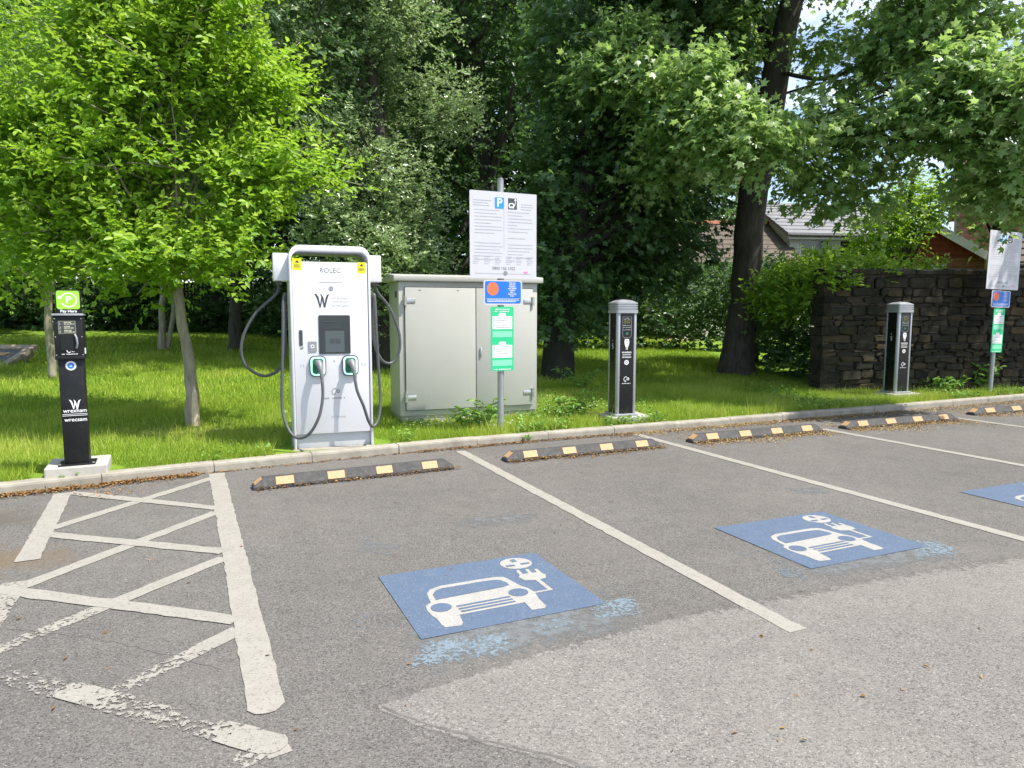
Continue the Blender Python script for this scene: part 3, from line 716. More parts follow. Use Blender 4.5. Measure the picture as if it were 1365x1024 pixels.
cl = [(-.5, .31, 1.71), (-.53, .33, 1.60), (-.73, .36, 1.41), (-.86, .37, 1.18), (-.89, .37, .98), (-.83, .37, .83), (-.68, .35, .745), (-.54, .3, .80), (-.465, .25, .97), (-.45, .22, 1.25), (-.445, .18, 1.5), (-.45, .12, 1.60), (-.47, .06, 1.5), (-.48, .03, 1.25), (-.50, .02, .86), (-.515, .0, .50), (-.495, -.05, .32), (-.44, -.11, .19), (-.36, -.16, .145), (-.26, -.20, .20), (-.17, -.21, .36), (-.125, -.17, .55), (-.122, -.134, .715)]
cr2 = [(.5, .31, 1.71), (.54, .33, 1.62), (.66, .35, 1.47), (.76, .36, 1.22), (.775, .36, 1.02), (.72, .36, .88), (.64, .34, .845), (.55, .3, .9), (.475, .26, 1.08), (.45, .2, 1.35), (.447, .14, 1.55), (.455, .08, 1.6), (.46, .05, 1.45), (.462, .03, 1.2), (.475, .02, .85), (.485, .0, .52), (.46, -.05, .31), (.39, -.11, .215), (.335, -.15, .28), (.285, -.17, .44), (.225, -.155, .60), (.208, -.134, .715)]
for pts in (cl, cr2): MB().tube(smooth_path(pts, 6), .0155, 10).build('charging_cable', m_cable, ch, 'all')

# ------------------------------------------------------------------ equipment cabinet
C1 = at(534, 565, .1); wcab = 1.88; cab = thing('equipment_cabinet', 'wide pale grey steel cabinet with double doors behind the sign post', 'cabinet', (C1.x, C1.y, .09), R(21.5))
hC = 1.86; dC = .58
MB().box(0, wcab, .0, dC, .10, hC - .06).build('body', m_cab, cab, True, .006)
MB().box(.02, wcab - .02, .02, dC - .02, -.1, .098).build('concrete_base', m_conc, cab)
MB().prism_x([(-.05, hC - .058), (dC + .05, hC - .058), (dC + .05, hC + .0), (dC * .5, hC + .045), (-.05, hC + .015)], -.07, wcab + .07).build('roof', m_cab, cab, True, .012)
MB().box(.068, wcab - .068, -.004, -.001, .168, hC - .127).build('door_seal', m_gap, cab)
xm = wcab * .535
for x0, x1, hx in ((.075, xm - .005, .075), (xm + .005, wcab - .075, wcab - .075)):
    d = MB().box(x0, x1, -.026, -.005, .175, hC - .135).build('door', m_cab, cab, True, .004)
    for z in (.34, hC - .30):
        s = 1 if hx < 1 else -1
        MB().box(min(hx, hx + s * .13), max(hx, hx + s * .13), -.034, -.0265, z - .028, z + .028).build('hinge', m_steel, d, True, .003)
        MB().tube([(hx, -.036, z - .06), (hx, -.036, z + .06)], .02, 10).build('hinge_barrel', m_steel, d, True)
MB().box(xm + .05, xm + .075, -.048, -.027, .84, .96).build('door_lock', m_steel, cab, True, .006)
for k in range(2): MB().box(-.003, -.001, .1 + k * .07, .14 + k * .07, hC - .26, hC - .18).build('vent', m_gap, cab)
for k in range(2): MB().box(.25 + k * .5, .28 + k * .5, -.0285, -.0265, hC - .17, hC - .165).build('vent', m_gap, cab)

# ------------------------------------------------------------------ sign posts
def make_sign(loc, rz):
    t = thing('sign_post', 'sunlit post in front of the cabinet carrying white, blue and green parking signs', 'sign post', loc, rz, 'posts with parking and charging notices')
    MB().tube([(0, 0, -.1), (0, 0, 2.94)], .038, 16).build('post', m_galv, t, True)
    MB().tube([(0, 0, 2.94), (0, 0, 2.955)], [.040, .03], 16).build('post_cap', m_cable, t, True)
    bx0, bx1, z0, z1 = -.40, .44, 1.81, 2.79
    def part(name, mat, x0, x1, za, zb, r=.02, y0=-.052, y1=-.045):
        m = MB(); m.prism_y(rrect((x0 + x1) / 2, (za + zb) / 2, x1 - x0, zb - za, r), y0, y1); return m.build(name, mat, t)
    def on(parent, name, mat, fn, y=-.052):
        m = MB(); fn(m); m.v = [(x, y + yy, z) for x, yy, z in m.v]; return m.build(name, mat, parent)
    b = part('notice_board', m_signw, bx0, bx1, z0, z1, .012)
    for z in (2.1, 2.6): MB().box(-.05, .05, -.044, .042, z - .015, z + .015).build('bracket', m_galv, t)
    px_, pz_ = -.035, 2.665
    ps = on(b, 'parking_symbol', m_pblue, lambda m: m.poly(rrect(px_, pz_, .115, .125, .01), .0015))
    on(b, 'lettering', m_wprint, lambda m: m.text('P', px_, pz_, .135, .003, bold=.02))
    on(b, 'charging_symbol', m_ink, lambda m: m.rect(.075, .185, pz_ - .062, pz_ + .062, .0015))
    on(b, 'symbol_print', m_wprint, lambda m: (m.stroke([(.085, pz_ - .03), (.09, pz_ + .0), (.135, pz_ + .005), (.145, pz_ - .03)], .012, .003), m.rect(.085, .148, pz_ - .05, pz_ - .03, .0032), m.stroke([(.15, pz_ - .03), (.165, pz_ + .01), (.165, pz_ + .045)], .008, .0034), m.ell(.165, pz_ + .045, .012, d=.0036)))
    def cols(m):
        textlines(m, bx0 + .04, bx0 + .27, pz_ + .02, [1, .8, .9], .028, .008, .0015, 1); textlines(m, .24, bx1 - .04, pz_ + .0, [.9, 1, .8], .028, .008, .0015, 2)
        textlines(m, bx0 + .06, .0, 2.58, [.9, .8, 1, .95, .6, 1, 1, .7, 0, 0, .95, 1, .9, 1, .7, .9], .037, .0075, .0015, 3)
        textlines(m, .07, bx1 - .05, 2.57, [.9, .6, 1, 1, .4, 1, .8, 0, .7, 0, 1, 1, .9, .6, 1, .3], .037, .0075, .0015, 4)
        for k in range(6):
            x = bx0 + .04 + k * .135; textlines(m, x, x + .09, 2.06, [.9, .7, .9, .8, .6], .021, .006, .0015, 9 + k)
        textlines(m, bx0 + .06, bx1 - .06, 1.865, [1], .02, .006, .0015, 20)
        m.rect(.02, .024, 2.15, 2.60, .0015)
    on(b, 'notice_text', m_pale, cols)
    on(b, 'lettering', m_grey, lambda m: m.text('0800 156 1022', .02, 1.925, .048, .0016, bold=.012))
    on(b, 'round_emblem', m_grey, lambda m: (m.ring(.04, 1.872, .014, .026, .0022), m.ell(.04, 1.872, .01, d=.0022)))
    on(b, 'pink_heart', m_pink, lambda m: m.poly([(.30, 1.862), (.27, 1.888), (.285, 1.90), (.30, 1.89), (.315, 1.90), (.33, 1.888)], .0022))
    s = part('pay_reminder_sign', m_signw, -.235, .255, 1.505, 1.79, .03)
    on(s, 'sign_face', m_signb, lambda m: m.poly(rrect(.01, 1.65, .455, .255, .022), .0012))
    on(s, 'orange_disc', m_orange, lambda m: m.ell(-.12, 1.69, .072, .076, .0025))
    on(s, 'lettering', m_wprint, lambda m: ([m.text(tx, .125, 1.762 - .0215 * k, .025, .0026, bold=.02, sx=.9) for k, tx in enumerate(('Have you', 'paid and', 'displayed', 'your ticket?', 'Cofiwch', 'dalu a', 'dangos eich', 'tocyn'))], m.rect(-.20, .22, 1.577, 1.580, .0026), textlines(m, -.19, .21, 1.562, [1, .9], .017, .008, .0026, 5)))
    g = part('charging_tariff_sign', m_signg, -.145, .145, .735, 1.485, .02)
    [on(g, 'pale_band', m_signg2, lambda m: m.rect(-.125, .125, z - .07, z, .0012)) for z in (1.20, .865)]
    [on(g, 'white_panel', m_wprint, lambda m: m.poly([(-.125, z - .15), (.125, z - .15), (.125, z), (.045, z), (.045, z + .025), (.035, z + .037), (-.035, z + .037), (-.045, z + .025), (-.045, z), (-.125, z)], .0014)) for z in (1.375, 1.04)]
    on(g, 'lettering', m_wprint, lambda m: (m.text('electric charging', 0, 1.455, .028, .002, bold=.02), caption(m, 0, 1.43, .2, .012, .002, 16, 3), caption(m, 0, .755, .22, .014, .002, 14, 4)))
    on(g, 'panel_text', m_grey, lambda m: [(textlines(m, -.08, .115, z - .022, [.95, .7, .4, .8, .9], .027, .007, .0028, int(z * 9)), [m.ell(-.105, z - q, .008, d=.0028) for q in (.025, .052, .11)], m.text('info', 0, z + .02, .024, .0028)) for z in (1.375, 1.04)])
    return t
sg = make_sign(lawn(667.5, 576), R(24.5))
sg2 = relabel(copy_tree(sg), 'post with leaf-shadowed white, blue and green signs in front of the stone wall', lawn(1319, 526), R(23))
sg2.rotation_euler = (R(0), R(1.2), R(23))

# ------------------------------------------------------------------ charging posts (bollards)
def make_bollard(loc, rz):
    t = thing('charging_post', 'sunlit black and silver charging post right of the cabinet', 'charging post', loc, rz, 'square black and silver charging posts')
    h = 1.335; a = .142
    MB().prism_z(rrect(0, 0, .27, .27, .03), .02, h).build('core', m_black, t)
    for sx in (-1, 1):
        for sy in (-1, 1):
            m = MB(); m.prism_z([(x * sx if True else x, y * sy) for x, y in ([(.142, .097), (.142, .124), (.124, .142), (.097, .142), (.097, .130), (.130, .097)] if sx * sy > 0 else [(.142, .097), (.130, .097), (.097, .130), (.097, .142), (.124, .142), (.142, .124)])], .02, h)
            m.build('corner_rail', m_alu, t, True, .006)
    base = MB(); base.prism_z(rrect(0, 0, .34, .34, .02), -.01, .02); base.build('base_plate', m_alu, t, True, .005)
    cap = MB(); z = h
    for hw, dz in ((.154, .045), (.138, .012), (.152, .02), (.138, .010), (.152, .02), (.138, .010), (.152, .02)):
        cap.prism_z(rrect(0, 0, hw * 2, hw * 2, .03), z, z + dz); z += dz
    n0 = len(cap.v); rr_ = rrect(0, 0, .296, .296, .03); n = len(rr_)
    cap.add([(x, y, z) for x, y in rr_] + [(x * .55, y * .55, z + .032) for x, y in rr_] + [(0, 0, z + .042)], [(k, (k + 1) % n, (k + 1) % n + n, k + n) for k in range(n)] + [(k + n, (k + 1) % n + n, 2 * n) for k in range(n)])
    cap.build('cap', m_alu, t, True)
    def art(parent, fn, name, mat, y=-.1355):
        m = MB(); fn(m); m.v = [(x, y + yy, zz) for x, yy, zz in m.v]; return m.build(name, mat, parent)
    pn = MB(); pn.box(-.095, .095, -.136, -.1352, .03, h - .01); fp_ = pn.build('front_panel', m_black, t)
    y = -.136
    dm = art(fp_, lambda m: (m.stroke([(-.062, 1.29), (.062, 1.29), (.062, 1.045), (.045, 1.02), (-.045, 1.02), (-.062, 1.045), (-.062, 1.29)], .005, .0015)), 'display_border', m_grey, y)
    art(fp_, lambda m: (m.rect(-.045, -.012, 1.20, 1.245, .0015), m.rect(-.006, .022, 1.20, 1.245, .0015), m.rect(.028, .045, 1.20, 1.245, .0015)), 'display', M('display_amber', (.10, .10, .03), .3), y)
    art(fp_, lambda m: (caption(m, 0, 1.27, .07, .010, .0015, 7, 2), caption(m, 0, 1.255, .09, .008, .0015, 9, 3), caption(m, 0, 1.175, .11, .012, .0015, 10, 5), caption(m, 0, 1.15, .11, .01, .0015, 10, 6), caption(m, 0, 1.12, .11, .009, .0015, 12, 7)), 'display_text', m_pale, y)
    art(fp_, lambda m: m.ell(0, 1.07, .02, .018, .0015), 'status_button', m_dgreen, y)
    art(fp_, lambda m: (m.poly([(-.03, .93), (-.012, .88), (-.012, .86), (.012, .86), (.012, .88), (.03, .93), (.035, .96), (.028, 1.0), (-.028, 1.0), (-.035, .96)], .0015),), 'council_crest', m_wprint, y)
    art(fp_, lambda m: (m.ell(0, .975, .008, d=.003), m.rect(-.003, .003, .858, .90, .003)), 'crest_detail', m_black, y)
    art(fp_, lambda m: (m.text('wrexham', 0, .828, .036, .0015, bold=.02), m.rect(-.06, .06, .800, .804, .0015), m.rect(-.06, .06, .789, .793, .0015), m.text('wrecsam', 0, .765, .036, .0015, bold=.02)), 'lettering', m_wprint, y)
    art(fp_, lambda m: (m.ring(0, .695, .016, .032, .0015), m.ell(0, .695, .008, d=.0015)), 'round_emblem', m_wprint, y)
    art(fp_, lambda m: (plug_icon(m, 0, .475, .075, .0015), caption(m, 0, .42, .12, .014, .0015, 11, 8)), 'charging_logo', m_wprint, y)
    # left side panel
    sp = MB(); sp.box(-.136, -.1352, -.095, .095, .03, h - .01); s_ = sp.build('side_panel', m_black, t)
    m = MB(); caption(m, 0, .98, .02, .03, 0, 2, 2); m.text('5', 0, .90, .10, 0); m.v = [(-.1375, -x * 1.0, z) for x, yy, z in m.v]; m.build('bay_number', m_wprint, s_)
    m = MB(); m.prism_z([(-.25, -.25), (.32, -.25), (.32, .22), (-.25, .22)], -.10, -.011); m.build('concrete_base', m_conc, t, False, .008)
    return t
pb = lawn(828, 559)
b1 = make_bollard((pb.x, pb.y, .16), R(16))
pb2 = lawn(1193, 529)
b2 = relabel(copy_tree(b1), 'shaded black and silver charging post in front of the stone wall', (pb2.x, pb2.y, .17), R(14))

# ------------------------------------------------------------------ payment post
pp = at(99.7, 619, .175)
py_ = thing('payment_post', 'slim black payment post with lime green P head at the left', 'payment post', (pp.x, pp.y + .05, .175), R(26))
MB().prism_z([(-.24, -.15), (.235, -.15), (.235, .33), (-.24, .33)], -.12, -.002).build('concrete_base', m_conc, py_, False, .012)
bp_ = MB().box(-.14, .14, -.115, .12, .0, .012).build('base_plate', m_post, py_, True, .003)
for sx in (-.125, .125): MB().tube([(sx, -.10, .012), (sx, -.10, .022)], .010, 8).build('bolt', m_steel, bp_)
MB().box(-.094, .094, -.08, .08, .012, .93).build('column', m_post, py_, True, .006)
MB().box(-.108, .108, -.10, .10, .925, 1.30).build('terminal_housing', m_post, py_, True, .008)
MB().box(-.110, .110, -.106, -.10, .925, .955).build('hood', m_post, py_, True, .002)
MB().prism_x([(-.12, 1.30), (.105, 1.30), (.105, 1.312), (-.12, 1.318)], -.115, .115).build('hood', m_alu, py_, True, .003)
MB().box(-.098, .098, .0, .045, 1.31, 1.52).build('head', m_post, py_, True, .012)
def part(fn, name, mat, y, parent=py_):
    m = MB(); fn(m); m.v = [(x, y + yy, z) for x, yy, z in m.v]; return m.build(name, mat, parent)
gs = part(lambda m: m.poly(rrect(0, 1.435, .172, .158, .02), .002), 'green_sign', m_lime, 0)
m = MB(); m.ring(.005, 1.435, .054, .063, .0035, 36, -150, 165); m.ell(-.058, 1.457, .015, d=.0037); m.text('P', .003, 1.435, .085, .0035, bold=.02); m.build('parking_logo', m_wprint, gs)
part(lambda m: m.text('Pay Here', 0, 1.338, .033, .002, bold=.02), 'lettering', m_wprint, 0)
ip = part(lambda m: m.rect(-.072, .055, 1.145, 1.255, .002), 'instruction_plate', M('brass_print', (.30, .30, .17), .4), -.10)
part(lambda m: m.rect(-.068, .051, 1.149, 1.251, .003), 'plate_ground', m_ink, -.10)
part(lambda m: ([m.text(tx, -.06, 1.23 - .034 * k, .03, .004) for k, tx in enumerate('123')], [textlines(m, -.03, .046, 1.243 - .034 * k, [.7, 1], .014, .007, .004, k) for k in range(3)]), 'plate_text', M('plate_print', (.55, .55, .36), .5), -.10)
MB().box(-.06, .028, -.104, -.0995, 1.005, 1.135).build('card_slot', m_black, py_)
MB().tube([(.045, -.10, 1.14), (.058, -.115, 1.11), (.062, -.12, 1.06), (.052, -.10, 1.02)], .008, 8).build('slot_guard', m_grey, py_, True)
part(lambda m: (m.stroke([(-.02, 1.005), (-.015, .988), (.005, .985)], .006), m.text('2 for', .02, .992, .018, .002), caption(m, 0, .972, .12, .008, .002, 14, 4)), 'lettering', m_wprint, -.1015)
part(lambda m: m.ell(0, .87, .040, d=.002), 'round_sticker', m_wprint, -.08)
part(lambda m: (m.ring(0, .87, .010, .026, .003), m.ell(0, .87, .004, d=.003)), 'sticker_print', m_signb, -.08)
part(lambda m: swoosh_W(m, .012, .535, .085), 'council_logo', m_wprint, -.08)
part(lambda m: (m.text('wrexham', .01, .478, .047, .002, bold=.012), m.rect(-.085, .10, .447, .451, .002), m.rect(-.085, .10, .434, .438, .002), m.text('wrecsam', .012, .40, .047, .002, bold=.012)), 'lettering', m_wprint, -.08)
for sx in (-.097, .097):
    for z in (.965, 1.12, 1.275): MB().tube([(sx, -.102, z), (sx, -.1, z)], .005, 8).build('screw', m_steel, py_)
MB().box(.1085, .112, -.07, .0, .97, 1.02).build('side_label', m_wprint, py_)

# ------------------------------------------------------------------ timber planter at the left edge
tp = at(-12, 474, .62)
pl_ = thing('timber_stand', 'low weathered timber frame with a dark lid at the left edge of the lawn', 'stand', (tp.x, tp.y, float(zg(tp.x, tp.y))), R(-8))
pl_.rotation_euler = (R(24), 0, R(-8)); hz_ = .62 - pl_.location.z  # frame and lid sloped forward as a tilted timber-framed panel
for x0, x1, y0, y1 in ((-.7, .7, -.55, -.38), (-.7, .7, .38, .55), (-.7, -.53, -.38, .38), (.53, .7, -.38, .38)):
    MB().box(x0, x1, y0, y1, hz_ - .09, hz_).build('timber_rail', m_tank, pl_, True, .008)
MB().box(-.6, .6, -.48, .48, -.05, hz_ - .092).build('timber_side', m_tank, pl_)
MB().box(-.528, .528, -.378, .378, hz_ - .06, hz_ - .03).build('dark_lid', m_slate, pl_)
MB().box(-.52, .3, .1, .2, hz_ - .03, hz_ - .01).build('batten', m_amber, pl_)

# ------------------------------------------------------------------ stone wall
WA = atY(1097, 480, 12.4); wall_x0 = WA.x; wall_rot = R(5)
wl = thing('stone_wall', 'dark dry stone boundary wall shaded by the sycamore at the right', 'wall', (wall_x0, 12.4, .25), wall_rot)
LW, HW = 13.0, 1.92
MB().box(0.02, LW - .02, .05, .40, -.3, HW).build('mortar_core', m_mortar, wl)
st = MB(); z = -.15; rw = random.Random(5)
while z < HW - .06:
    ch_ = rw.choice((.06, .08, .1, .12, .15, .2)) * rw.uniform(.85, 1.2); x = -.02
    if z + ch_ > HW: ch_ = HW - z
    while x < LW:
        L = rw.uniform(.12, .46) * (1.15 if ch_ > .14 else .95); x2 = min(x + L, LW); g = .004
        y0 = rw.uniform(-.015, .028); cx, cz = (x + x2) / 2, z + ch_ / 2
        P = rrect(cx, cz, x2 - x - 2 * g, ch_ - 2 * g, min(.03, (x2 - x) / 4, ch_ / 4), 1)
        dz_ = rw.uniform(-.014, .014); P = [(px + rw.gauss(0, .011), pz + dz_ + rw.gauss(0, .012)) for px, pz in P]
        n = len(P); yb = y0 + .02
        st.add([(px, yb, pz) for px, pz in P] + [(cx + (px - cx) * .9, y0 - .012 + rw.gauss(0, .004), cz + (pz - cz) * .85) for px, pz in P] + [(px, .2, pz) for px, pz in P],
               [tuple(n + k for k in range(n))] + [(k, (k + 1) % n, n + (k + 1) % n, n + k) for k in range(n)] + [(2 * n + k, 2 * n + (k + 1) % n, (k + 1) % n, k) for k in range(n)])
        x = x2
    z += ch_
z = -.15
while z < HW - .06:      # end face stones
    ch_ = rw.uniform(.12, .26); st.box(-.02 + rw.uniform(-.02, .01), .1, .01, .43, z + .008, min(z + ch_, HW) - .008); z += ch_
st.build('stonework', m_stone, wl)
nt_ = m_stone.node_tree; gi = nt_.nodes.new('ShaderNodeNewGeometry'); bsn = [n for n in nt_.nodes if n.type == 'BSDF_PRINCIPLED'][0]
ri_ = ramp(nt_, [(0, (.45, .48, .45)), (.5, (.8, .78, .72)), (.85, (1.05, .95, .78)), (1, (1.4, 1.15, .85))]); nt_.links.new(gi.outputs['Random Per Island'], ri_.inputs[0])
nt_.links.new(mixc(nt_, 1.0, bsn.inputs['Base Color'].links[0].from_socket, ri_.outputs[0], 'MULTIPLY'), bsn.inputs['Base Color'])
cp = MB(); x = -.05
while x < LW:
    L = rw.uniform(.35, .7); cp.prism_x([(-.05, HW), (.48, HW), (.48, HW + .06 + rw.uniform(0, .02)), (.2, HW + .10 + rw.uniform(0, .03)), (-.05, HW + .06 + rw.uniform(0, .02))], x + .006, x + L - .006); x += L
cp.build('coping', m_stone, wl, False, .012)

# ------------------------------------------------------------------ fence far behind the lawn
fn = thing('timber_fence', 'dark stained board fence in deep shade beyond the left lawn', 'fence', (-34, 29.5, float(zg(-10, 29)) - .2), R(3))
bd = MB(); x = 0
while x < 40: bd.box(x, x + .14, rnd.uniform(-.004, .004), .022, .05, 2.1 + rnd.uniform(-.02, .02)); x += .15
bd.build('boards', m_fence, fn)
for z in (.5, 1.7): MB().box(0, 40, .024, .07, z, z + .1).build('rail', m_fence, fn)
for k in range(16): MB().box(k * 2.6, k * 2.6 + .1, .071, .17, -.2, 2.15).build('post', m_fence, fn)

# ------------------------------------------------------------------ houses beyond the wall
def gable_house(name, label, o, rz, W, D, eave, ridge, mw, mr, windows=(), ridge_mat=None, chimney=None, barge=False, ax='x', fascia=True):
    """ridge along x; front wall at y=0"""
    t = thing(name, label, 'house', o, rz)
    MB().box(0, W, 0, D, -1.5, eave).build('wall', mw, t)
    for x in (0.0, W - .2): MB().prism_x([(0, eave + .002), (D, eave + .002), (D / 2, ridge - .02)], x, x + .2).build('gable_wall', mw, t)
    ov = .25; sl = (ridge - eave) / (D / 2)
    r = MB()
    for s in (0, 1):
        P = [(-ov, eave - ov * sl), (D / 2, ridge), (D / 2, ridge + .12), (-ov, eave - ov * sl + .12)]
        if s: P = [(D - y, z) for y, z in P][::-1]
        r.prism_x(P, -.2, W + .2)
    rf = r.build('roof', mr, t)
    # tile courses standing slightly proud of the front slope
    tl = MB(); n = int(math.hypot(D / 2, ridge - eave) / .32)
    for k in range(n):
        f = k / n; y = -ov + (D / 2 + ov) * f; z = eave - ov * sl + (y + ov) * sl + .122
        tl.prism_x([(y, z), (y + .34, z + .34 * sl - .01), (y + .34, z + .34 * sl + .008), (y, z + .035)], -.21, W + .21)
    tl.build('tile_courses', mr, rf)
    MB().prism_x([(D / 2 - .14, ridge + .10), (D / 2 + .14, ridge + .10), (D / 2 + .06, ridge + .24), (D / 2 - .06, ridge + .24)], -.22, W + .22).build('ridge', ridge_mat or mr, rf)
    if fascia:
        MB().box(-.2, W + .2, -ov - .02, -ov - .001, eave - ov * sl - .08, eave - ov * sl + .11).build('fascia', m_render, t)
        MB().tube([(-.2, -ov - .07, eave - ov * sl + .05), (W + .2, -ov - .07, eave - ov * sl + .05)], .05, 8).build('gutter', m_gap, t)
    for x0, x1, z0, z1 in windows:
        wf = MB(); wf.box(x0, x1, -.03, -.002, z0, z1); w_ = wf.build('window', m_render, t)
        nn = max(1, int((x1 - x0) / .55)); ww = (x1 - x0 - .08) / nn
        for k in range(nn): MB().box(x0 + .06 + k * ww, x0 + .02 + (k + 1) * ww, -.034, -.031, z0 + .08, z1 - .08).build('pane', m_glass, w_)
    if chimney:
        cx, cy, cw, cz = chimney
        c = MB(); c.box(cx, cx + cw, cy, cy + cw * .7, eave, cz); c.box(cx - .06, cx + cw + .06, cy - .06, cy + cw * .7 + .06, cz + .002, cz + .16); cc = c.build('chimney', m_brick, rf)
        for k in (.3, .7): MB().tube([(cx + cw * k, cy + cw * .35, cz + .15), (cx + cw * k, cy + cw * .35, cz + .6)], [.14, .11], 10).build('chimney_pot', m_ridge, cc)
    if barge:
        for xx in (-.23, W + .20):
            for s in (0, 1):
                P = [(-ov, eave - ov * sl - .10), (D / 2, ridge - .10), (D / 2, ridge + .14), (-ov, eave - ov * sl + .14)]
                if s: P = [(D - y, z) for y, z in P][::-1]
                MB().prism_x(P, xx, xx + .025).build('bargeboard', m_render, t)
    return t
zA = 26.0
h1 = atY(915, 352, zA); h1b = atY(1052, 340, zA + 1)
gable_house('cottage', 'low white cottage with brown tiled roof seen beside the sycamore trunk', (h1.x, zA, 0), R(3), h1b.x - h1.x, 5.0, atY(990, 350, zA).z, atY(990, 302, zA + 2.5).z, m_render, m_rooft, ridge_mat=m_ridge)
h2 = atY(1053, 318, 27)
gable_house('white_house', 'white house with pale grey slate roof and windows beyond the hedge', (h2.x, 27, 0), R(8), 5.6, 5.0, atY(1100, 312, 27).z, atY(1100, 276, 29).z, m_render, m_roofs, windows=((.4, 1.6, atY(1070, 342, 27).z, atY(1070, 318, 27).z), (2.0, 3.3, atY(1070, 342, 27).z, atY(1070, 318, 27).z)))
h3 = atY(970, 300, 34)
gable_house('brick_house', 'tall orange brick house with chimney glimpsed left of the sycamore trunk', (h3.x - 3.5, 34, 0), R(-6), 6.5, 7.0, atY(970, 330, 34).z, atY(970, 285, 37).z, m_brick, m_rooft, chimney=(4.4, 2.6, 1.1, atY(985, 215, 36).z), windows=((.6, 1.7, 3.0, 4.2),))
h4 = atY(1312, 345, 19.0)
rh = gable_house('red_house', 'red painted brick outbuilding with white bargeboards above the wall', (h4.x, 19.0, 0), R(60), 5.0, 2.5, atY(1215, 345, 20).z, atY(1262, 304, 20).z, m_redp, m_roofs, barge=True, fascia=False)
MB().box(-.02, -.002, .9, 1.3, atY(1240, 345, 20).z - .35, atY(1240, 345, 20).z - .2).build('air_vent', m_render, rh)
MB().box(-.012, -.001, .01, 2.49, -.5, atY(1240, 330, 20).z - .35).build('lower_brickwork', m_brick, rh)
h5 = atY(1279, 300, 23.5)
gable_house('chimney_house', 'tall brown brick house with chimney behind the red gable', (h5.x, 23.5, 0), R(-30), 7.0, 5.0, atY(1300, 262, 23).z, atY(1300, 215, 25).z, m_brick, m_rooft, chimney=(.1, .2, .75, atY(1290, 190, 24).z), windows=((2.6, 3.8, 3.2, 4.6),))
h6 = atY(1340, 362, 16.6)
gable_house('lean_to', 'low red shed with pale roof edge behind the wall at the right edge', (h6.x, 16.6, 0), R(-30), 3.6, 2.6, atY(1350, 352, 16.6).z, atY(1350, 322, 17.5).z, m_redp, m_rooft, barge=True)

# ------------------------------------------------------------------ vegetation
def norm(a): return a / np.maximum(1e-9, np.linalg.norm(a, axis=-1, keepdims=True))
def leaf_template(kind):
    if kind == 'oval':
        v = np.array([(0, 0, 0), (-.5, .30, .14), (-.42, .68, .12), (0, 1, -.06), (.42, .68, .12), (.5, .30, .14)], float); f = np.array([(0, 3, 2, 1), (0, 5, 4, 3)])
    elif kind == 'lobed':
        tips = [(-118, .62), (-55, .92), (0, 1.05), (55, .92), (118, .62)]; v = [(0, 0, 0)]
        angs = [-150, -86, -27, 27, 86, 150]; nr = [.22, .46, .52, .52, .46, .22]
        for a, r in zip(angs, nr): v.append((r * .62 * math.sin(R(a)), .18 + r * .62 * math.cos(R(a)), .03))
        for a, r in tips: v.append((r * .62 * math.sin(R(a)), .18 + r * .62 * math.cos(R(a)), -.07))
        v = np.array(v); f = np.array([(0, 2 + k, 7 + k, 1 + k) for k in range(5)])
    elif kind == 'blade':
        v = np.array([(-.5, 0, 0), (.5, 0, 0), (.12, 1, 0)]); f = np.array([(0, 1, 2)])
    else:   # quad card-sized leaf
        v = np.array([(0, 0, 0), (-.5, .5, .12), (0, 1, -.08), (.5, .5, .12)]); f = np.array([(0, 3, 2, 1)])
    return v, f
def leaves(name, pos, d, n, length, width, tint, kind, mat, parent=None, chunk=False):
    tv, tf = leaf_template(kind); N = len(pos)
    d = norm(d); n = norm(n - d * np.sum(n * d, -1, keepdims=True)); s = np.cross(d, n)
    Vv = pos[:, None, :] + (tv[None, :, 0, None] * width[:, None, None]) * s[:, None, :] + (tv[None, :, 1, None] * length[:, None, None]) * d[:, None, :] + (tv[None, :, 2, None] * length[:, None, None]) * n[:, None, :]
    Fc = tf[None] + (np.arange(N) * len(tv))[:, None, None]
    return np_mesh(name, Vv.reshape(-1, 3), Fc.reshape(-1, tf.shape[1]), mat, parent, [('tint', np.repeat(tint, len(tf)), 'FACE')])
def ellipsoid_shoots(blobs, n_total, up=.35, hollow=.42, spread=.5, r=None):
    r = r or rng; vol = np.array([b[3] * b[4] * b[5] for b in blobs]) ** .72; cnt = np.maximum(3, (vol / vol.sum() * n_total)).astype(int)
    P = []; D = []
    for b, c in zip(blobs, cnt):
        u = norm(r.normal(size=(c, 3))); rad = r.random((c, 1)) ** hollow
        rad *= 1 + .22 * np.sin(u[:, :1] * 5 + u[:, 1:2] * 4 + b[0]) * np.cos(u[:, 2:3] * 5 + b[1])
        P.append(np.array(b[:3]) + u * rad * np.array(b[3:6]))
        D.append(norm(u * np.array([1, 1, .6]) + np.array([0, 0, up]) + r.normal(size=(c, 3)) * spread))
    return np.concatenate(P), np.concatenate(D)
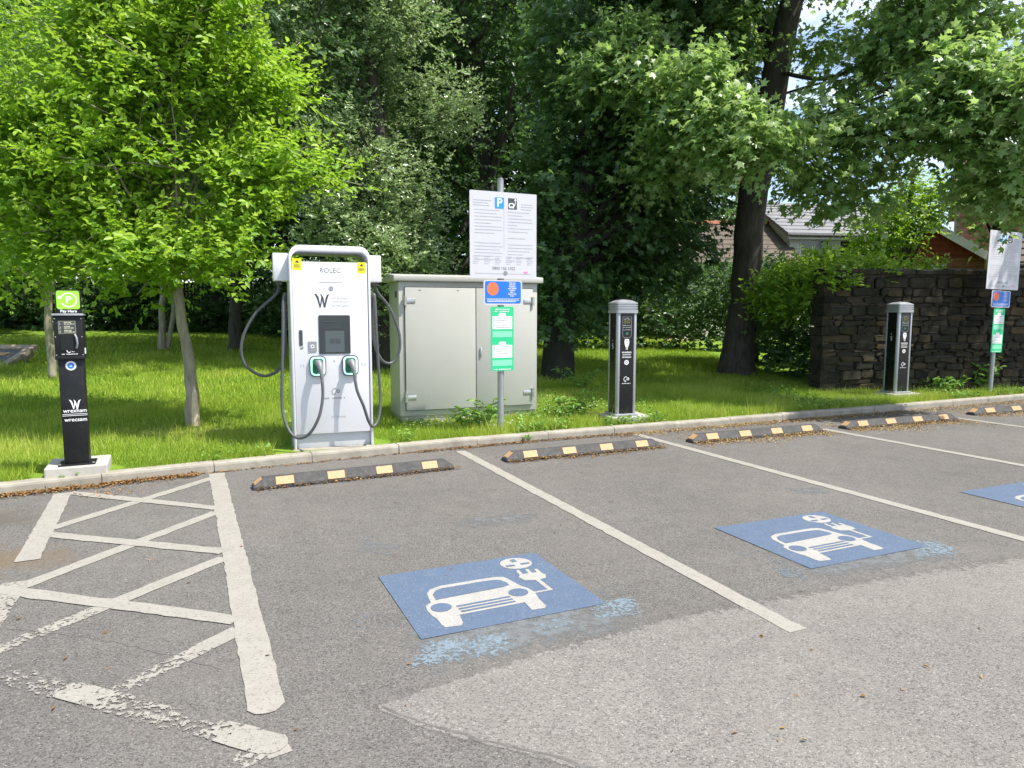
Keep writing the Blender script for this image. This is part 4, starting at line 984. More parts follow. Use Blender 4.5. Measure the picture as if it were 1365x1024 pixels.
def shoot_leaves(P, D, k, L, leaf, w, droop=.3, splay=.8, up_n=1.0, jn=.55, sag=.15, tip_tint=.5, r=None, out=.75):
    r = r or rng; N = len(P); t = (np.arange(k) + .5) / k; t = np.tile(t, (N, 1)) + r.uniform(-.3 / k, .3 / k, (N, k))
    Ls = L * r.uniform(.6, 1.3, (N, 1))
    pos = P[:, None, :] + D[:, None, :] * (t * Ls)[..., None]; pos[..., 2] -= sag * (t ** 2) * Ls
    S = norm(np.cross(D, np.array([0, 0, 1.0])) + r.normal(size=(N, 3)) * .05)
    sg_ = np.where(np.arange(k) % 2 == 0, 1.0, -1.0)
    dirs = D[:, None, :] * (1 - splay * .5) + S[:, None, :] * (sg_ * splay)[None, :, None] + r.normal(size=(N, k, 3)) * .35
    dirs[..., 2] -= droop
    dirs[:, -1, :] = D + r.normal(size=(N, 3)) * .2
    nrm = np.array([0, 0, up_n]) + D[:, None, :] * np.array([out, out, .2]) + r.normal(size=(N, k, 3)) * jn
    sz = r.uniform(.5, 1.3, (N, k)) * (1 - .25 * t)
    tint = np.clip(r.random((N, 1)) * .45 + r.random((N, k)) * (.55 - .4 * tip_tint) + t * tip_tint * .6 - .05, 0, 1)
    f = lambda a: a.reshape(-1, *a.shape[2:])
    return f(pos), f(dirs), f(nrm), f(sz) * leaf, f(sz) * leaf * w, f(tint)
def clumps(blobs, n, r0, r1, seed, flat=.6, shell=.5):
    """break big crown volumes into many separate leafy clumps with gaps between"""
    r = np.random.default_rng(seed); vol = np.array([b[3] * b[4] * b[5] for b in blobs]) ** .7; cnt = np.maximum(1, np.round(vol / vol.sum() * n)).astype(int); out = []
    for b, c in zip(blobs, cnt):
        for _ in range(c):
            u = r.normal(size=3); u /= np.linalg.norm(u); q = r.random() ** shell; rr_ = r.uniform(r0, r1)
            out.append((b[0] + u[0] * q * max(.05, b[3] - rr_ * .5), b[1] + u[1] * q * max(.05, b[4] - rr_ * .5), b[2] + u[2] * q * max(.05, b[5] - rr_ * flat * .5), rr_, rr_, rr_ * flat * r.uniform(.7, 1.2)))
    return out
def limb_path(a, b, sag=.0, bend=.25, n=6, r=rnd):
    a = Vector(a); b = Vector(b); L = (b - a).length
    c = a.lerp(b, .5) + Vector((r.gauss(0, .06), r.gauss(0, .06), bend * .35)) * L
    out = []
    for k in range(n + 1):
        t = k / n; out.append(a * (1 - t) ** 2 + c * 2 * t * (1 - t) + b * t * t + Vector((r.gauss(0, .008), r.gauss(0, .008), 0)) * L * (0 < k < n))
    return out
def tree(name, label, cat, base, trunk, radii, blobs, n_shoots, k, L, leaf, w, kind, lmat, bmat, limbs=26, twigs=90, up=.35, droop=.3, splay=.8, hollow=.42, sag=.15, tip=.5, group=None, seed=1, limb_r=.35, from_t=.35, jn=.55, extra=None, up_n=1.0):
    """base world point; trunk points and blobs are relative to it"""
    r = np.random.default_rng(seed); pr = random.Random(seed)
    t = thing(name, label, cat, base, 0, group)
    tp_ = smooth_path(trunk, 6); rr = np.interp(np.linspace(0, 1, len(tp_)), np.linspace(0, 1, len(radii)), radii)
    mb = MB(); mb.tube([p + Vector((pr.gauss(0, .01), pr.gauss(0, .01), 0)) for p in tp_], list(rr * np.array([1 + pr.gauss(0, .02) for _ in rr])), 16)
    P, D = ellipsoid_shoots(blobs, n_shoots, up, hollow, r=r)
    if extra is not None: P = np.concatenate([P, extra[0]]); D = np.concatenate([D, extra[1]])
    heads = []
    for i in range(limbs):
        tt = from_t + (1 - from_t) * pr.random() ** 1.1; q = int(tt * (len(tp_) - 1)); a = tp_[q]
        bl = blobs[i % len(blobs)]; tgt = Vector(bl[:3]) + Vector((pr.gauss(0, .35) * bl[3], pr.gauss(0, .35) * bl[4], pr.gauss(0, .3) * bl[5]))
        if tgt.z < a.z - .5: a = tp_[max(int(from_t * (len(tp_) - 1)), q // 2)]
        if tgt.z < a.z - 1.2 and name == 'sycamore_tree': continue
        if (tgt - a).length > 4.2 and pr.random() < .75: continue
        pth = limb_path(a, tgt, bend=.3, r=pr); r0 = max(.008, min(rr[q] * .75, rr[q] * limb_r * pr.uniform(.7, 1.6)))
        mb.tube(pth, list(np.linspace(r0, r0 * .22, len(pth))), 7); heads += [(p, r0 * (1 - .8 * i2 / len(pth))) for i2, p in enumerate(pth)][2:]
    hp = np.array([tuple(h[0]) for h in heads]) if heads else np.zeros((0, 3))
    if len(hp):
        for i in r.choice(len(P), min(twigs, len(P)), replace=False):
            j = int(np.argmin(np.sum((hp - P[i]) ** 2, -1))); a = Vector(hp[j]); b = Vector(P[i] + D[i] * L * .7)
            if (b - a).length < 2.5: mb.tube(limb_path(a, b, bend=.12, n=4, r=pr), list(np.linspace(max(.005, heads[j][1] * .45), .004, 5)), 5)
    mb.build('trunk', bmat, t, 'all')
    pos, d, n, ln, wd, ti = shoot_leaves(P, D, k, L, leaf, w, droop, splay, up_n, jn, sag, tip, r)
    leaves('crown', pos, d, n, ln, wd, ti, kind, lmat, t)
    return t
def rel(px, py, Y, base): p = atY(px, py, Y) - base; return (p.x, p.y, p.z)
def blob(px, py, Y, rpx, base, ry=None, rz=None, sx=1.0):
    p = rel(px, py, Y, base); r = rpx * Y / F
    return (*p, r * sx, (ry or r), (rz or r))

# young bright green tree, left foreground
bA = lawn(258, 569); zz = bA.y
A_blobs = [blob(215, 250, zz, 150, bA), blob(150, 130, zz + .2, 130, bA), blob(250, 60, zz, 120, bA), blob(310, 150, zz, 72, bA, rz=1.1), blob(352, 225, zz - .1, 52, bA), blob(330, 285, zz - .3, 55, bA, rz=.45),
           blob(110, 290, zz - .2, 120, bA, rz=.8), blob(30, 230, zz, 110, bA), blob(60, 350, zz - .3, 75, bA, rz=.35), blob(190, 355, zz - .6, 90, bA, rz=.38), blob(270, 330, zz - .6, 75, bA, rz=.35), blob(180, -40, zz + .3, 120, bA), blob(280, -60, zz + .3, 90, bA), blob(-40, 300, zz + .3, 90, bA), blob(398, 215, zz, 34, bA, rz=.4), blob(330, 95, zz, 28, bA, rz=.6), blob(370, 150, zz, 24, bA, rz=.5)]
A_blobs = clumps(A_blobs, 150, .28, .52, 3, .62)
tA = tree('young_tree', 'bright yellow-green young tree with a slim straight trunk beside the white charger', 'tree', bA,
     [(0, 0, -.05), (-.03, 0, .9), (-.13, .02, 1.8), (-.2, .05, 3.0), (-.28, .05, 4.6)], [.092, .06, .052, .045, .02], A_blobs, 4700, 12, .50, .100, .52, 'oval', l_young, m_bark1, limbs=70, twigs=260, up=.75, droop=.34, splay=.85, hollow=.5, tip=.85, seed=3, jn=.5, from_t=.52)
sc = MB(); sc.tube([(.062, -.06, .02), (.055, -.055, .2), (.05, -.045, .4), (.048, -.04, .5)], [.05, .045, .03, .005], 8); sc.build('bare_patch', m_scar, tA, True)

# second young tree further back at the left edge
bB = lawn(70, 505); zb = bB.y
B_blobs = [blob(20, 200, zb, 110, bB), blob(-40, 300, zb, 110, bB, rz=1.0), blob(60, 300, zb, 70, bB, rz=.8), blob(20, 100, zb, 90, bB), blob(20, 360, zb - .5, 60, bB, rz=.5)]
tree('young_tree', 'yellow-green young tree behind the payment post at the left edge', 'tree', bB, [(0, 0, -.05), (.0, 0, 1.2), (.08, 0, 2.5), (0, 0, 4.6)], [.075, .06, .055, .02], B_blobs, 1500, 8, .5, .12, .5, 'oval', l_young, m_bark1, limbs=16, twigs=60, up=.5, tip=.7, seed=4)

# slim trunks standing on the shaded lawn
bC = lawn(216, 467); zc = bC.y
tC = tree('slender_tree', 'slender grey tree with twin twisted stems on the shaded lawn left of the foreground trunk', 'tree', bC, [(0, 0, -.05), (.05, 0, 1.0), (.12, 0, 1.9), (.0, 0, 3.2), (.1, 0, 6)], [.10, .075, .07, .06, .03], [blob(200, 200, zc + 1, 150, bC), blob(280, 120, zc + .5, 150, bC), blob(120, 100, zc + 1, 160, bC), blob(200, 20, zc - 3, 190, bC), blob(90, 230, zc, 150, bC)], 3000, 8, .6, .17, .5, 'oval', l_bg, m_bark1, limbs=10, twigs=20, seed=5)
m_ = MB(); m_.tube(smooth_path([(.10, .05, -.05), (.22, .05, .5), (.33, .05, 1.1), (.25, .05, 1.7), (.13, .05, 2.3)], 5), [.06] * 21, 10); m_.build('second_stem', m_bark1, tC, 'all')
bD = lawn(313, 470); zd = bD.y
tree('slender_tree', 'slim dark tree leaning right on the shaded lawn beside the left cable loop', 'tree', bD, [(0, 0, -.05), (.06, 0, 1.2), (.2, 0, 2.4), (.3, 0, 6)], [.17, .13, .12, .03], [blob(320, 180, zd + 1, 150, bD), blob(400, 80, zd, 170, bD), blob(360, -60, zd - 3, 230, bD), blob(300, 250, zd - .5, 120, bD)], 3000, 8, .6, .17, .5, 'oval', l_bg, m_bark2, limbs=10, twigs=20, seed=6)

# big evergreen between charger and cabinet
bE = lawn(505, 492); ze = bE.y
E_blobs = [blob(500, 150, ze, 90, bE), blob(455, 230, ze - .5, 80, bE), blob(530, 260, ze - .6, 80, bE), blob(480, 330, ze - .7, 95, bE), blob(560, 350, ze - .5, 55, bE), blob(430, 100, ze, 85, bE), blob(510, 50, ze + .3, 95, bE), blob(420, 10, ze + .5, 110, bE), blob(520, -60, ze + .5, 120, bE), blob(470, 410, ze - .4, 80, bE, rz=.7), blob(590, 150, ze + .8, 60, bE)]
E_blobs = clumps(E_blobs, 170, .32, .7, 9, .8, .38)
tree('evergreen_tree', 'large dense evergreen tree with small glossy leaves rising behind the charger', 'tree', bE, [(0, 0, -.1), (0, 0, 2), (.1, 0, 4.5), (-.2, 0, 7.5)], [.28, .22, .16, .04], E_blobs, 8000, 9, .34, .09, .58, 'oval', l_holly, m_bark2, limbs=30, twigs=80, up=.35, droop=.1, splay=.9, hollow=.32, tip=.6, seed=7, jn=.8)

# tall ivy-clad tree in the middle, trunk showing at the top of the frame
bM = lawn(655, 470); zm = bM.y
M_blobs = [blob(640, 60, zm - .5, 85, bM), blob(700, 130, zm - .3, 55, bM, rz=1.6), blob(600, 190, zm - .6, 60, bM, rz=1.3), blob(640, 300, zm - .6, 75, bM), blob(560, 40, zm, 90, bM), blob(720, 20, zm, 90, bM), blob(640, -90, zm, 170, bM), blob(720, -120, zm + 1, 180, bM), blob(690, 380, zm - .3, 80, bM, rz=.8), blob(585, 400, zm - .3, 70, bM, rz=.9), blob(760, 230, zm + .5, 60, bM, rz=1.3)]
tree('ivy_clad_tree', 'tall dark ivy-clad tree behind the white notice board', 'tree', bM, [(0, 0, -.1), (-.1, 0, 3), (-.35, 0, 6), (-.75, 0, 8.5), (-.7, 0, 11)], [.42, .36, .32, .27, .12], M_blobs, 5200, 9, .5, .135, .62, 'oval', l_bg, m_bark2, limbs=26, twigs=70, up=.1, droop=.4, hollow=.32, seed=8)

# dark leaning tree right of the cabinet
bF = lawn(742, 505); zf = bF.y
F_blobs = [blob(790, 60, zf + 1, 90, bF), blob(850, 130, zf + .3, 85, bF), blob(900, 50, zf + 1, 95, bF), blob(780, 180, zf + .6, 65, bF), blob(850, 240, zf + .4, 75, bF), blob(915, 240, zf + 1.5, 50, bF), blob(790, 290, zf + 1.0, 65, bF), blob(880, 320, zf + 1.8, 75, bF, rz=1.0), blob(910, -60, zf + 1, 120, bF), blob(740, 330, zf + 1.6, 45, bF), blob(960, 150, zf + 2, 60, bF), blob(760, 400, zf + 2.5, 60, bF, rz=.8), blob(800, 370, zf + 1.2, 60, bF, rz=.6), blob(735, 240, zf - .2, 40, bF, rz=.9), blob(740, 340, zf - .2, 36, bF, rz=.6), blob(860, 360, zf + 1.5, 50, bF, rz=.5)]
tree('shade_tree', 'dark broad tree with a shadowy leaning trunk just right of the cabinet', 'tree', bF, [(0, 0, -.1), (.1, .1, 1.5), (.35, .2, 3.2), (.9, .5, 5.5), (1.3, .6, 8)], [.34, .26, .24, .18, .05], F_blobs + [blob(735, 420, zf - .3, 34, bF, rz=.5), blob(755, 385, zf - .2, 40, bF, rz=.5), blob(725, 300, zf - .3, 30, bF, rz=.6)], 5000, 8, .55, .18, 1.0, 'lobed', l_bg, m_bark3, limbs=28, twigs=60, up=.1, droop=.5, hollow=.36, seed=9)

# sycamore
bS = lawn(982, 499); zs = bS.y
S_front = [(975, 150, 11.0, 48), (1010, 195, 10.6, 46), (960, 205, 11.0, 36), (1045, 180, 10.6, 30), (1100, 165, 11.5, 34), (1150, 175, 11, 46), (1110, 225, 11, 34), (1165, 235, 11, 38), (1140, 280, 11.2, 24), (1088, 262, 11.3, 18), (1230, 140, 10.4, 50), (1280, 100, 10.2, 58), (1245, 195, 10.5, 32), (1300, 170, 10, 62), (1345, 120, 9.8, 58), (1325, 235, 9.8, 48), (1300, 262, 10, 24), (1350, 270, 10.0, 30), (1395, 240, 9.6, 50), (1400, 130, 9.5, 60), (930, 120, 11.5, 48), (900, 185, 12, 42), (870, 130, 12.5, 55), (815, 110, 13, 52), (845, 60, 13, 50), (880, 225, 12.6, 40), (1110, 62, 13, 26), (1080, 95, 14, 20), (1135, 110, 12.5, 24), (1060, 250, 12.2, 14), (1215, 60, 11.5, 60), (1190, 95, 12.5, 22), (1310, 30, 11, 55), (1230, 10, 12, 60), (1020, 45, 15.5, 26), (960, 60, 14, 60), (905, 20, 14, 60), (1090, -60, 15, 50), (1075, 215, 11.8, 26)]
S_blobs = [blob(a, b, Y, r, bS, rz=r * Y / F * .8) for a, b, Y, r in S_front]
hi = [(4.8, 14.2, 9.5, 3.4, 3.0, 1.6), (8.2, 14.0, 8.6, 2.8, 2.0, 1.6), (5.5, 14.5, 12, 3.2, 3, 2), (4.5, 12.0, 7.8, 1.4, .9, .8), (6.6, 11.9, 7.8, 1.6, 1.0, .9), (8.6, 11.9, 8.0, 1.5, 1.0, .9), (3.0, 12.8, 8.0, 1.3, 1.0, .8)]  # upper crown out of view; its low clumps are added to shade the lawn
S_blobs = clumps(S_blobs, 205, .30, .58, 8, .55, .6)
hiP, hiD = ellipsoid_shoots([(x - bS.x, y - bS.y, z - bS.z, rx, ry, rz) for x, y, z, rx, ry, rz in hi], 3400, .12, .42)
shP, shD = ellipsoid_shoots([(x - bS.x, y - bS.y, 7.6 - bS.z, 1.0, .85, .4) for x, y in ((6.3, 10.3), (7.6, 11.0), (8.9, 11.7), (7.0, 12.0), (5.6, 11.6))], 1000, .1, .42)  # thin unseen leaf layer, added to cast shade on the right lawn
hiP = np.concatenate([hiP, shP]); hiD = np.concatenate([hiD, shD])
top = rel(1035, 95, zs - .6, bS); up_ = rel(1065, -40, zs - .6, bS); mid_ = rel(1003, 270, zs - .2, bS); hi2 = rel(1018, 190, zs - .4, bS)
tS = tree('sycamore_tree', 'large sycamore with a thick dark trunk and spreading lobed leaves in front of the houses', 'tree', bS,
     [(-.02, 0, -.1), (.02, 0, .5), (.10, 0, 1.6), mid_, hi2, top, up_, (up_[0] + .6, up_[1], up_[2] + 3)], [.46, .34, .30, .285, .30, .26, .2, .06], S_blobs, 6200, 6, .42, .165, 1.0, 'lobed', l_syc, m_bark2, limbs=46, twigs=220, up=.12, droop=.55, splay=.8, hollow=.42, sag=.25, tip=.55, seed=10, limb_r=.13, from_t=.55, jn=.6, extra=(hiP, hiD))
sb = MB()
for pts, r0 in (((rel(1010, 215, zs - .4, bS), rel(1035, 205, zs - .5, bS), rel(1042, 150, zs - .6, bS)), .2), ((top, rel(1100, 105, zs - 2, bS), rel(1170, 75, zs - 3.2, bS), rel(1260, 40, zs - 4.2, bS)), .045), ((rel(1030, 130, zs, bS), rel(1090, 112, zs - 1, bS), rel(1140, 105, zs - 2, bS)), .03), ((top, rel(1015, 30, zs, bS), rel(1000, -40, zs, bS)), .16), ((rel(1020, 160, zs - .4, bS), rel(940, 120, zs - 1.5, bS), rel(850, 100, zs - 1.2, bS)), .1)):
    pt_ = smooth_path(pts, 6); sb.tube(pt_, list(np.linspace(r0, r0 * .4, len(pt_))), 10)
sb.build('branch', m_bark2, tS, 'all')

# second sycamore, its crown reaching into the right edge and shading the wall
bR = Vector((13.2, 14.5, .5))
tree('sycamore_tree', 'second sycamore whose leafy crown reaches in from beyond the right edge of the picture', 'tree', bR, [(0, 0, -.2), (0, 0, 2), (-.2, -.3, 5), (-.3, -.5, 8)], [.35, .28, .22, .05],
     [(x - bR.x, y - bR.y, z - bR.z, rx, ry, rz) for x, y, z, rx, ry, rz in ((10.3, 12.8, 6.0, 1.7, 1.1, 1.2), (12.2, 12.6, 5.2, 1.8, 1.2, 1.2), (14.2, 12.4, 4.8, 1.8, 1.4, 1.4), (11.5, 12.6, 7.8, 2.2, 1.5, 1.3), (13.5, 13, 8.5, 2.4, 2, 1.6), (15.5, 11.6, 6.5, 1.8, 1.6, 1.4))], 2600, 6, .45, .18, 1.0, 'lobed', l_syc, m_bark2, limbs=24, twigs=60, up=.12, droop=.55, seed=31, sag=.25)

# yellow-green small tree between the houses
bY = Vector((*atY(1200, 430, 16.5)[:2], .6))
tree('small_tree', 'small yellow-green tree behind the stone wall between white house and red gable', 'tree', bY, [(0, 0, -.2), (0, 0, 1.6), (.1, 0, 4)], [.12, .1, .03], [blob(1205, 285, 16.5, 42, bY), blob(1172, 318, 16.3, 38, bY, rz=.5), blob(1235, 268, 16.5, 30, bY)], 700, 8, .4, .12, .5, 'oval', l_young, m_bark2, limbs=12, twigs=40, droop=.5, seed=12)
bY2 = Vector((*atY(1320, 430, 15.5)[:2], .6))
tree('small_tree', 'leafy branch tree beside the brown brick house above the right end of the wall', 'tree', bY2, [(0, 0, -.2), (0, 0, 1.6), (.0, 0, 4)], [.12, .1, .03], [blob(1318, 290, 15.5, 24, bY2, rz=.7), blob(1375, 250, 15.5, 50, bY2), blob(1335, 240, 15.5, 30, bY2)], 520, 8, .4, .13, .55, 'oval', l_syc, m_bark2, limbs=8, twigs=20, droop=.5, seed=13)

def bush(name, label, base, blobs, n, leaf, mat, seed, k=7, L=.28, w=.6, group=None, up=.4):
    return tree(name, label, 'shrub', base, [(0, 0, -.2), (0, 0, .4), (.1, 0, .9)], [.06, .05, .02], blobs, n, k, L, leaf, w, 'oval', mat, m_bark2, limbs=8, twigs=20, up=up, hollow=.3, seed=seed, group=group, jn=.7)
p = atY(1120, 470, 13.6); bP = Vector((p.x, p.y, .3))
bush('overgrown_shrub', 'sunlit overgrown shrub spilling over the near end of the stone wall', bP, [blob(1055, 392, 13.6, 50, bP, rz=.5), blob(1120, 376, 13.8, 50, bP, rz=.42), blob(1170, 374, 14, 42, bP, rz=.32), blob(1208, 380, 14, 22, bP, rz=.16), blob(1090, 362, 14.5, 42, bP, rz=.36), blob(1108, 374, 12.55, 24, bP, rz=.2), blob(1165, 366, 12.75, 20, bP, rz=.14), blob(1240, 364, 13.3, 18, bP, rz=.12)], 2000, .105, l_bush, 14)
p = atY(1010, 430, 17); bP = Vector((p.x, p.y, .5))
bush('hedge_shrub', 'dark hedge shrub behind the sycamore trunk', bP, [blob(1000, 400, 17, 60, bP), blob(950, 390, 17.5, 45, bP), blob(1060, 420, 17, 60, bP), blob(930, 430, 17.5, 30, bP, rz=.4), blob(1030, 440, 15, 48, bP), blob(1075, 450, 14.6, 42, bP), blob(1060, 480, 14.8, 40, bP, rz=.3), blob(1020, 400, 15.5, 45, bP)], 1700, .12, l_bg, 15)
p = atY(900, 420, 21); bP = Vector((p.x, p.y, .6))
bush('hedge_shrub', 'tall dark hedge shrub between the ivy hedge and the brown roofed cottage', bP, [(x * .9 - .3, .0, z, .8, .6, .7) for x in range(-4, 5) for z in (.1, .9, 1.6)] + [(-2.2, .2, 2.2, .8, .5, .5)], 2200, .13, l_bg, 25)
p = lawn(880, 432); bP = p
bush('ivy_hedge', 'low ivy hedge with pale glossy leaves beyond the sunlit grass', bP, [(x * .62, .1 * math.sin(x * 2.0), .42 + .12 * math.sin(x * 1.3), .55, .45, .5) for x in range(-5, 5)], 1700, .11, l_holly, 16)
p = lawn(790, 440); bP = p
bush('undergrowth_shrub', 'loose green undergrowth left of the charging post under the trees', bP, [blob(760, 425, p.y, 30, bP, rz=.5), blob(800, 420, p.y + .4, 32, bP, rz=.6), blob(730, 400, p.y + 1, 40, bP, rz=.9)], 700, .13, l_bush, 17)
# shrubs along the far fence
ivs = [(-60, 440, 25), (40, 440, 26), (120, 438, 25.5), (200, 437, 27), (290, 438, 26), (380, 440, 24), (460, 442, 23), (560, 442, 22), (640, 442, 23)]
sh0 = None
for i, (px, py, Y) in enumerate(ivs):
    q = atY(px, 420, Y); base = Vector((q.x, Y, float(zg(q.x, Y)) - .1))
    if sh0 is None:
        sh0 = bush('fence_shrub', 'dark shrub in deep shade in front of the far board fence', base, [(0, 0, 1.1, 1.5, 1.1, 1.1), (.9, .2, .8, 1.0, .9, .8), (-1.0, -.1, .9, 1.1, .9, .9)], 700, .17, l_bg, 18, group='dark shrubs along the far fence')
    else:
        c = copy_tree(sh0); c.location = base; c.rotation_euler = (0, 0, i * 1.7); c.scale = (1, 1, .8 + .1 * (i % 4))

# woodland trees beyond the lawn (copies of two trees)
bgs = [(-120, 26), (10, 30), (95, 27), (190, 31), (290, 28), (385, 26), (470, 30), (560, 25), (650, 29), (735, 26), (830, 29), (905, 33), (-30, 22)]
wt = None
for i, (px, Y) in enumerate(bgs):
    q = atY(px, 420, Y); base = Vector((q.x, Y, float(zg(q.x, Y)) - .1))
    if wt is None:
        wt = tree('woodland_tree', 'tall dark woodland tree beyond the far edge of the lawn', 'tree', base, [(0, 0, -.2), (.1, 0, 3), (-.1, 0, 7), (0, 0, 11)], [.3, .24, .16, .05],
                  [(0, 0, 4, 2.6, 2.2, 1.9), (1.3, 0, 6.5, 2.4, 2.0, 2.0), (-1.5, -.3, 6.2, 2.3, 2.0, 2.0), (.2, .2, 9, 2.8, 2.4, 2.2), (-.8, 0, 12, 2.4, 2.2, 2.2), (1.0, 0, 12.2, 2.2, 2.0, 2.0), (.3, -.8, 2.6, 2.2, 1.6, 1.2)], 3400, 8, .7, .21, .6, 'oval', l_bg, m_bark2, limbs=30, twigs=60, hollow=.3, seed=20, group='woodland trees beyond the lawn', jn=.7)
    else:
        c = copy_tree(wt); c.location = base; c.rotation_euler = (0, 0, i * 2.1); s_ = .9 + .12 * (i % 4); c.scale = (s_, s_, s_ * (1 if i % 2 else 1.1))

# ------------------------------------------------------------------ grass, weeds, litter
keep_out = [(ch.location, .62), (b1.location, .36), (b2.location, .36), (py_.location, .36)]
cabc = cab.matrix_world
def blades(n, x0, x1, d0, d1, h0, h1, w0, w1, r, dens=None):
    x = r.uniform(x0, x1, n); dd = d0 + (d1 - d0) * r.random(n) ** 1.25; y = kerbY(x) + dd
    vis = np.abs(x / np.maximum(y, .1)) < .80
    keep = vis & (r.random(n) > soil_at(x, y) * .85)
    for c, rad in keep_out: keep &= np.hypot(x - c.x, y - c.y) > rad
    ca, sa = math.cos(R(23.5)), math.sin(R(23.5)); lx = (x - C1.x) * ca + (y - C1.y) * sa; ly = -(x - C1.x) * sa + (y - C1.y) * ca
    keep &= ~((lx > -.0) & (lx < wcab) & (ly > 0) & (ly < .58))
    lx = (x - ch.location.x) * ca + (y - ch.location.y) * sa; ly = -(x - ch.location.x) * sa + (y - ch.location.y) * ca
    keep &= ~((lx > -.5) & (lx < .52) & (ly > -.08) & (ly < .75))
    keep &= ~((x > wall_x0) & (y > 12.35 + (x - wall_x0) * .087))
    x, y, dd = x[keep], y[keep], dd[keep]; n = len(x)
    pat = .5 + .25 * np.sin(x * 2.1 + 1.3 * np.sin(y * 1.7)) + .25 * np.sin(y * 2.9 + 1.7 * np.sin(x * 1.1 + 2)); pat2 = .5 + .5 * np.sin(x * 6.3 + 2 * np.sin(y * 5.1)) * np.sin(y * 7.7 + x)
    edge = np.exp(-((dd - .2) / .18) ** 2) + .8 * np.exp(-((ly_edge(x, y)) / .10) ** 2)
    hh = (h0 + (h1 - h0) * r.random(n) * (.35 + .65 * pat)) * (1 + .75 * edge * r.random(n)) * (.75 + .5 * pat2)
    z = zg(x, y) - .012
    a = r.uniform(0, 2 * math.pi, n); lean = r.uniform(.05, .75, n)
    d = np.stack([np.cos(a) * lean, np.sin(a) * lean, np.ones(n)], -1)
    nn = np.stack([r.normal(size=n), r.normal(size=n) - .6, r.normal(size=n) * .3], -1)
    ti = np.clip(.12 + .42 * pat + .3 * r.random(n) + .15 * (pat2 - .5), 0, 1); ti = np.where(r.random(n) < .06, 1.0, ti)
    return np.stack([x, y, z], -1), d, nn, hh, r.uniform(w0, w1, n), ti
def ly_edge(x, y):
    ca, sa = math.cos(R(23.5)), math.sin(R(23.5)); lx = (x - C1.x) * ca + (y - C1.y) * sa; ly = -(x - C1.x) * sa + (y - C1.y) * ca
    return np.where((lx > -.1) & (lx < wcab + .1), np.minimum(np.abs(ly + .05), 9), 9)
gr = np.random.default_rng(5)
parts_ = [blades(230000, -7, 10.5, .12, 4.5, .04, .15, .005, .010, gr), blades(150000, -13, 12, 4.0, 13, .06, .16, .010, .020, gr), blades(70000, -22, 10, 12, 22, .08, .18, .02, .04, gr)]
cat_ = [np.concatenate([p[i] for p in parts_]) for i in range(6)]
g_ = leaves('grass', *cat_, 'blade', l_grass); g_['kind'] = 'stuff'
# broad-leaved ground cover seeded through the rough grass near kerb and cabinet
N = 13000; x = gr.uniform(-5, 10, N); dd = .14 + gr.random(N) ** 2 * 3.2; y = kerbY(x) + dd; kk = (np.sin(x * 3.1) * np.sin(x * 1.3 + 2) > .15) & ((x > -1.2) | (gr.random(N) < .35))
ca, sa = math.cos(R(23.5)), math.sin(R(23.5)); lx = (x - ch.location.x) * ca + (y - ch.location.y) * sa; ly = -(x - ch.location.x) * sa + (y - ch.location.y) * ca
kk &= ~((lx > -.5) & (lx < .52) & (ly > -.1) & (ly < .75))
lx = (x - C1.x) * ca + (y - C1.y) * sa; ly = -(x - C1.x) * sa + (y - C1.y) * ca
kk &= ~((lx > -.02) & (lx < wcab) & (ly > -.03) & (ly < .6))
for c, rad in keep_out: kk &= np.hypot(x - c.x, y - c.y) > rad
x, y = x[kk], y[kk]; n = len(x); pos = np.stack([x, y, zg(x, y) + gr.uniform(.02, .11, n)], -1)
g2 = leaves('ground_cover', pos, gr.normal(size=(n, 3)) * np.array([1, 1, .4]), np.array([0, 0, 1.0]) + gr.normal(size=(n, 3)) * .4, gr.uniform(.03, .06, n), gr.uniform(.02, .04, n), gr.random(n), 'oval', l_weed); g2['kind'] = 'stuff'
# pale flowering grass stalks
q_ = blades(16000, -7, 10.5, .12, 3.2, .12, .27, .003, .005, gr)
kp = (np.sin(q_[0][:, 0] * 2.3 + 1) * np.sin(q_[0][:, 1] * 1.9 + q_[0][:, 0]) > .1) | (gr.random(len(q_[0])) < .12)
q_ = [a_[kp] for a_ in q_]; q_[5] = np.clip(q_[5] + .55, 0, 1)
g4 = leaves('grass_stalks', *q_, 'blade', l_grass); g4['kind'] = 'stuff'
# small white flowers
N = 260; cs = [(565, 570), (590, 571), (640, 566), (660, 573), (760, 552), (775, 548), (835, 690), (430, 560), (1120, 541), (1130, 540)]
pos = []
for k in range(N):
    c = lawn(*(cs[k % 6] if k % 10 < 8 else cs[(k % 2) + 8])); xx = c.x + rnd.gauss(0, .16); yy = max(c.y + rnd.gauss(0, .10), float(kerbY(xx)) + .15); pos.append((xx, yy, float(zg(xx, yy)) + rnd.uniform(.05, .12)))
pos = np.array(pos); n = len(pos)
g3 = leaves('white_flowers', pos, gr.normal(size=(n, 3)) * np.array([1, 1, .2]), np.tile(np.array([0, -.5, 1.0]), (n, 1)), gr.uniform(.014, .022, n), gr.uniform(.014, .022, n), gr.random(n), 'quad', l_petal); g3['kind'] = 'stuff'

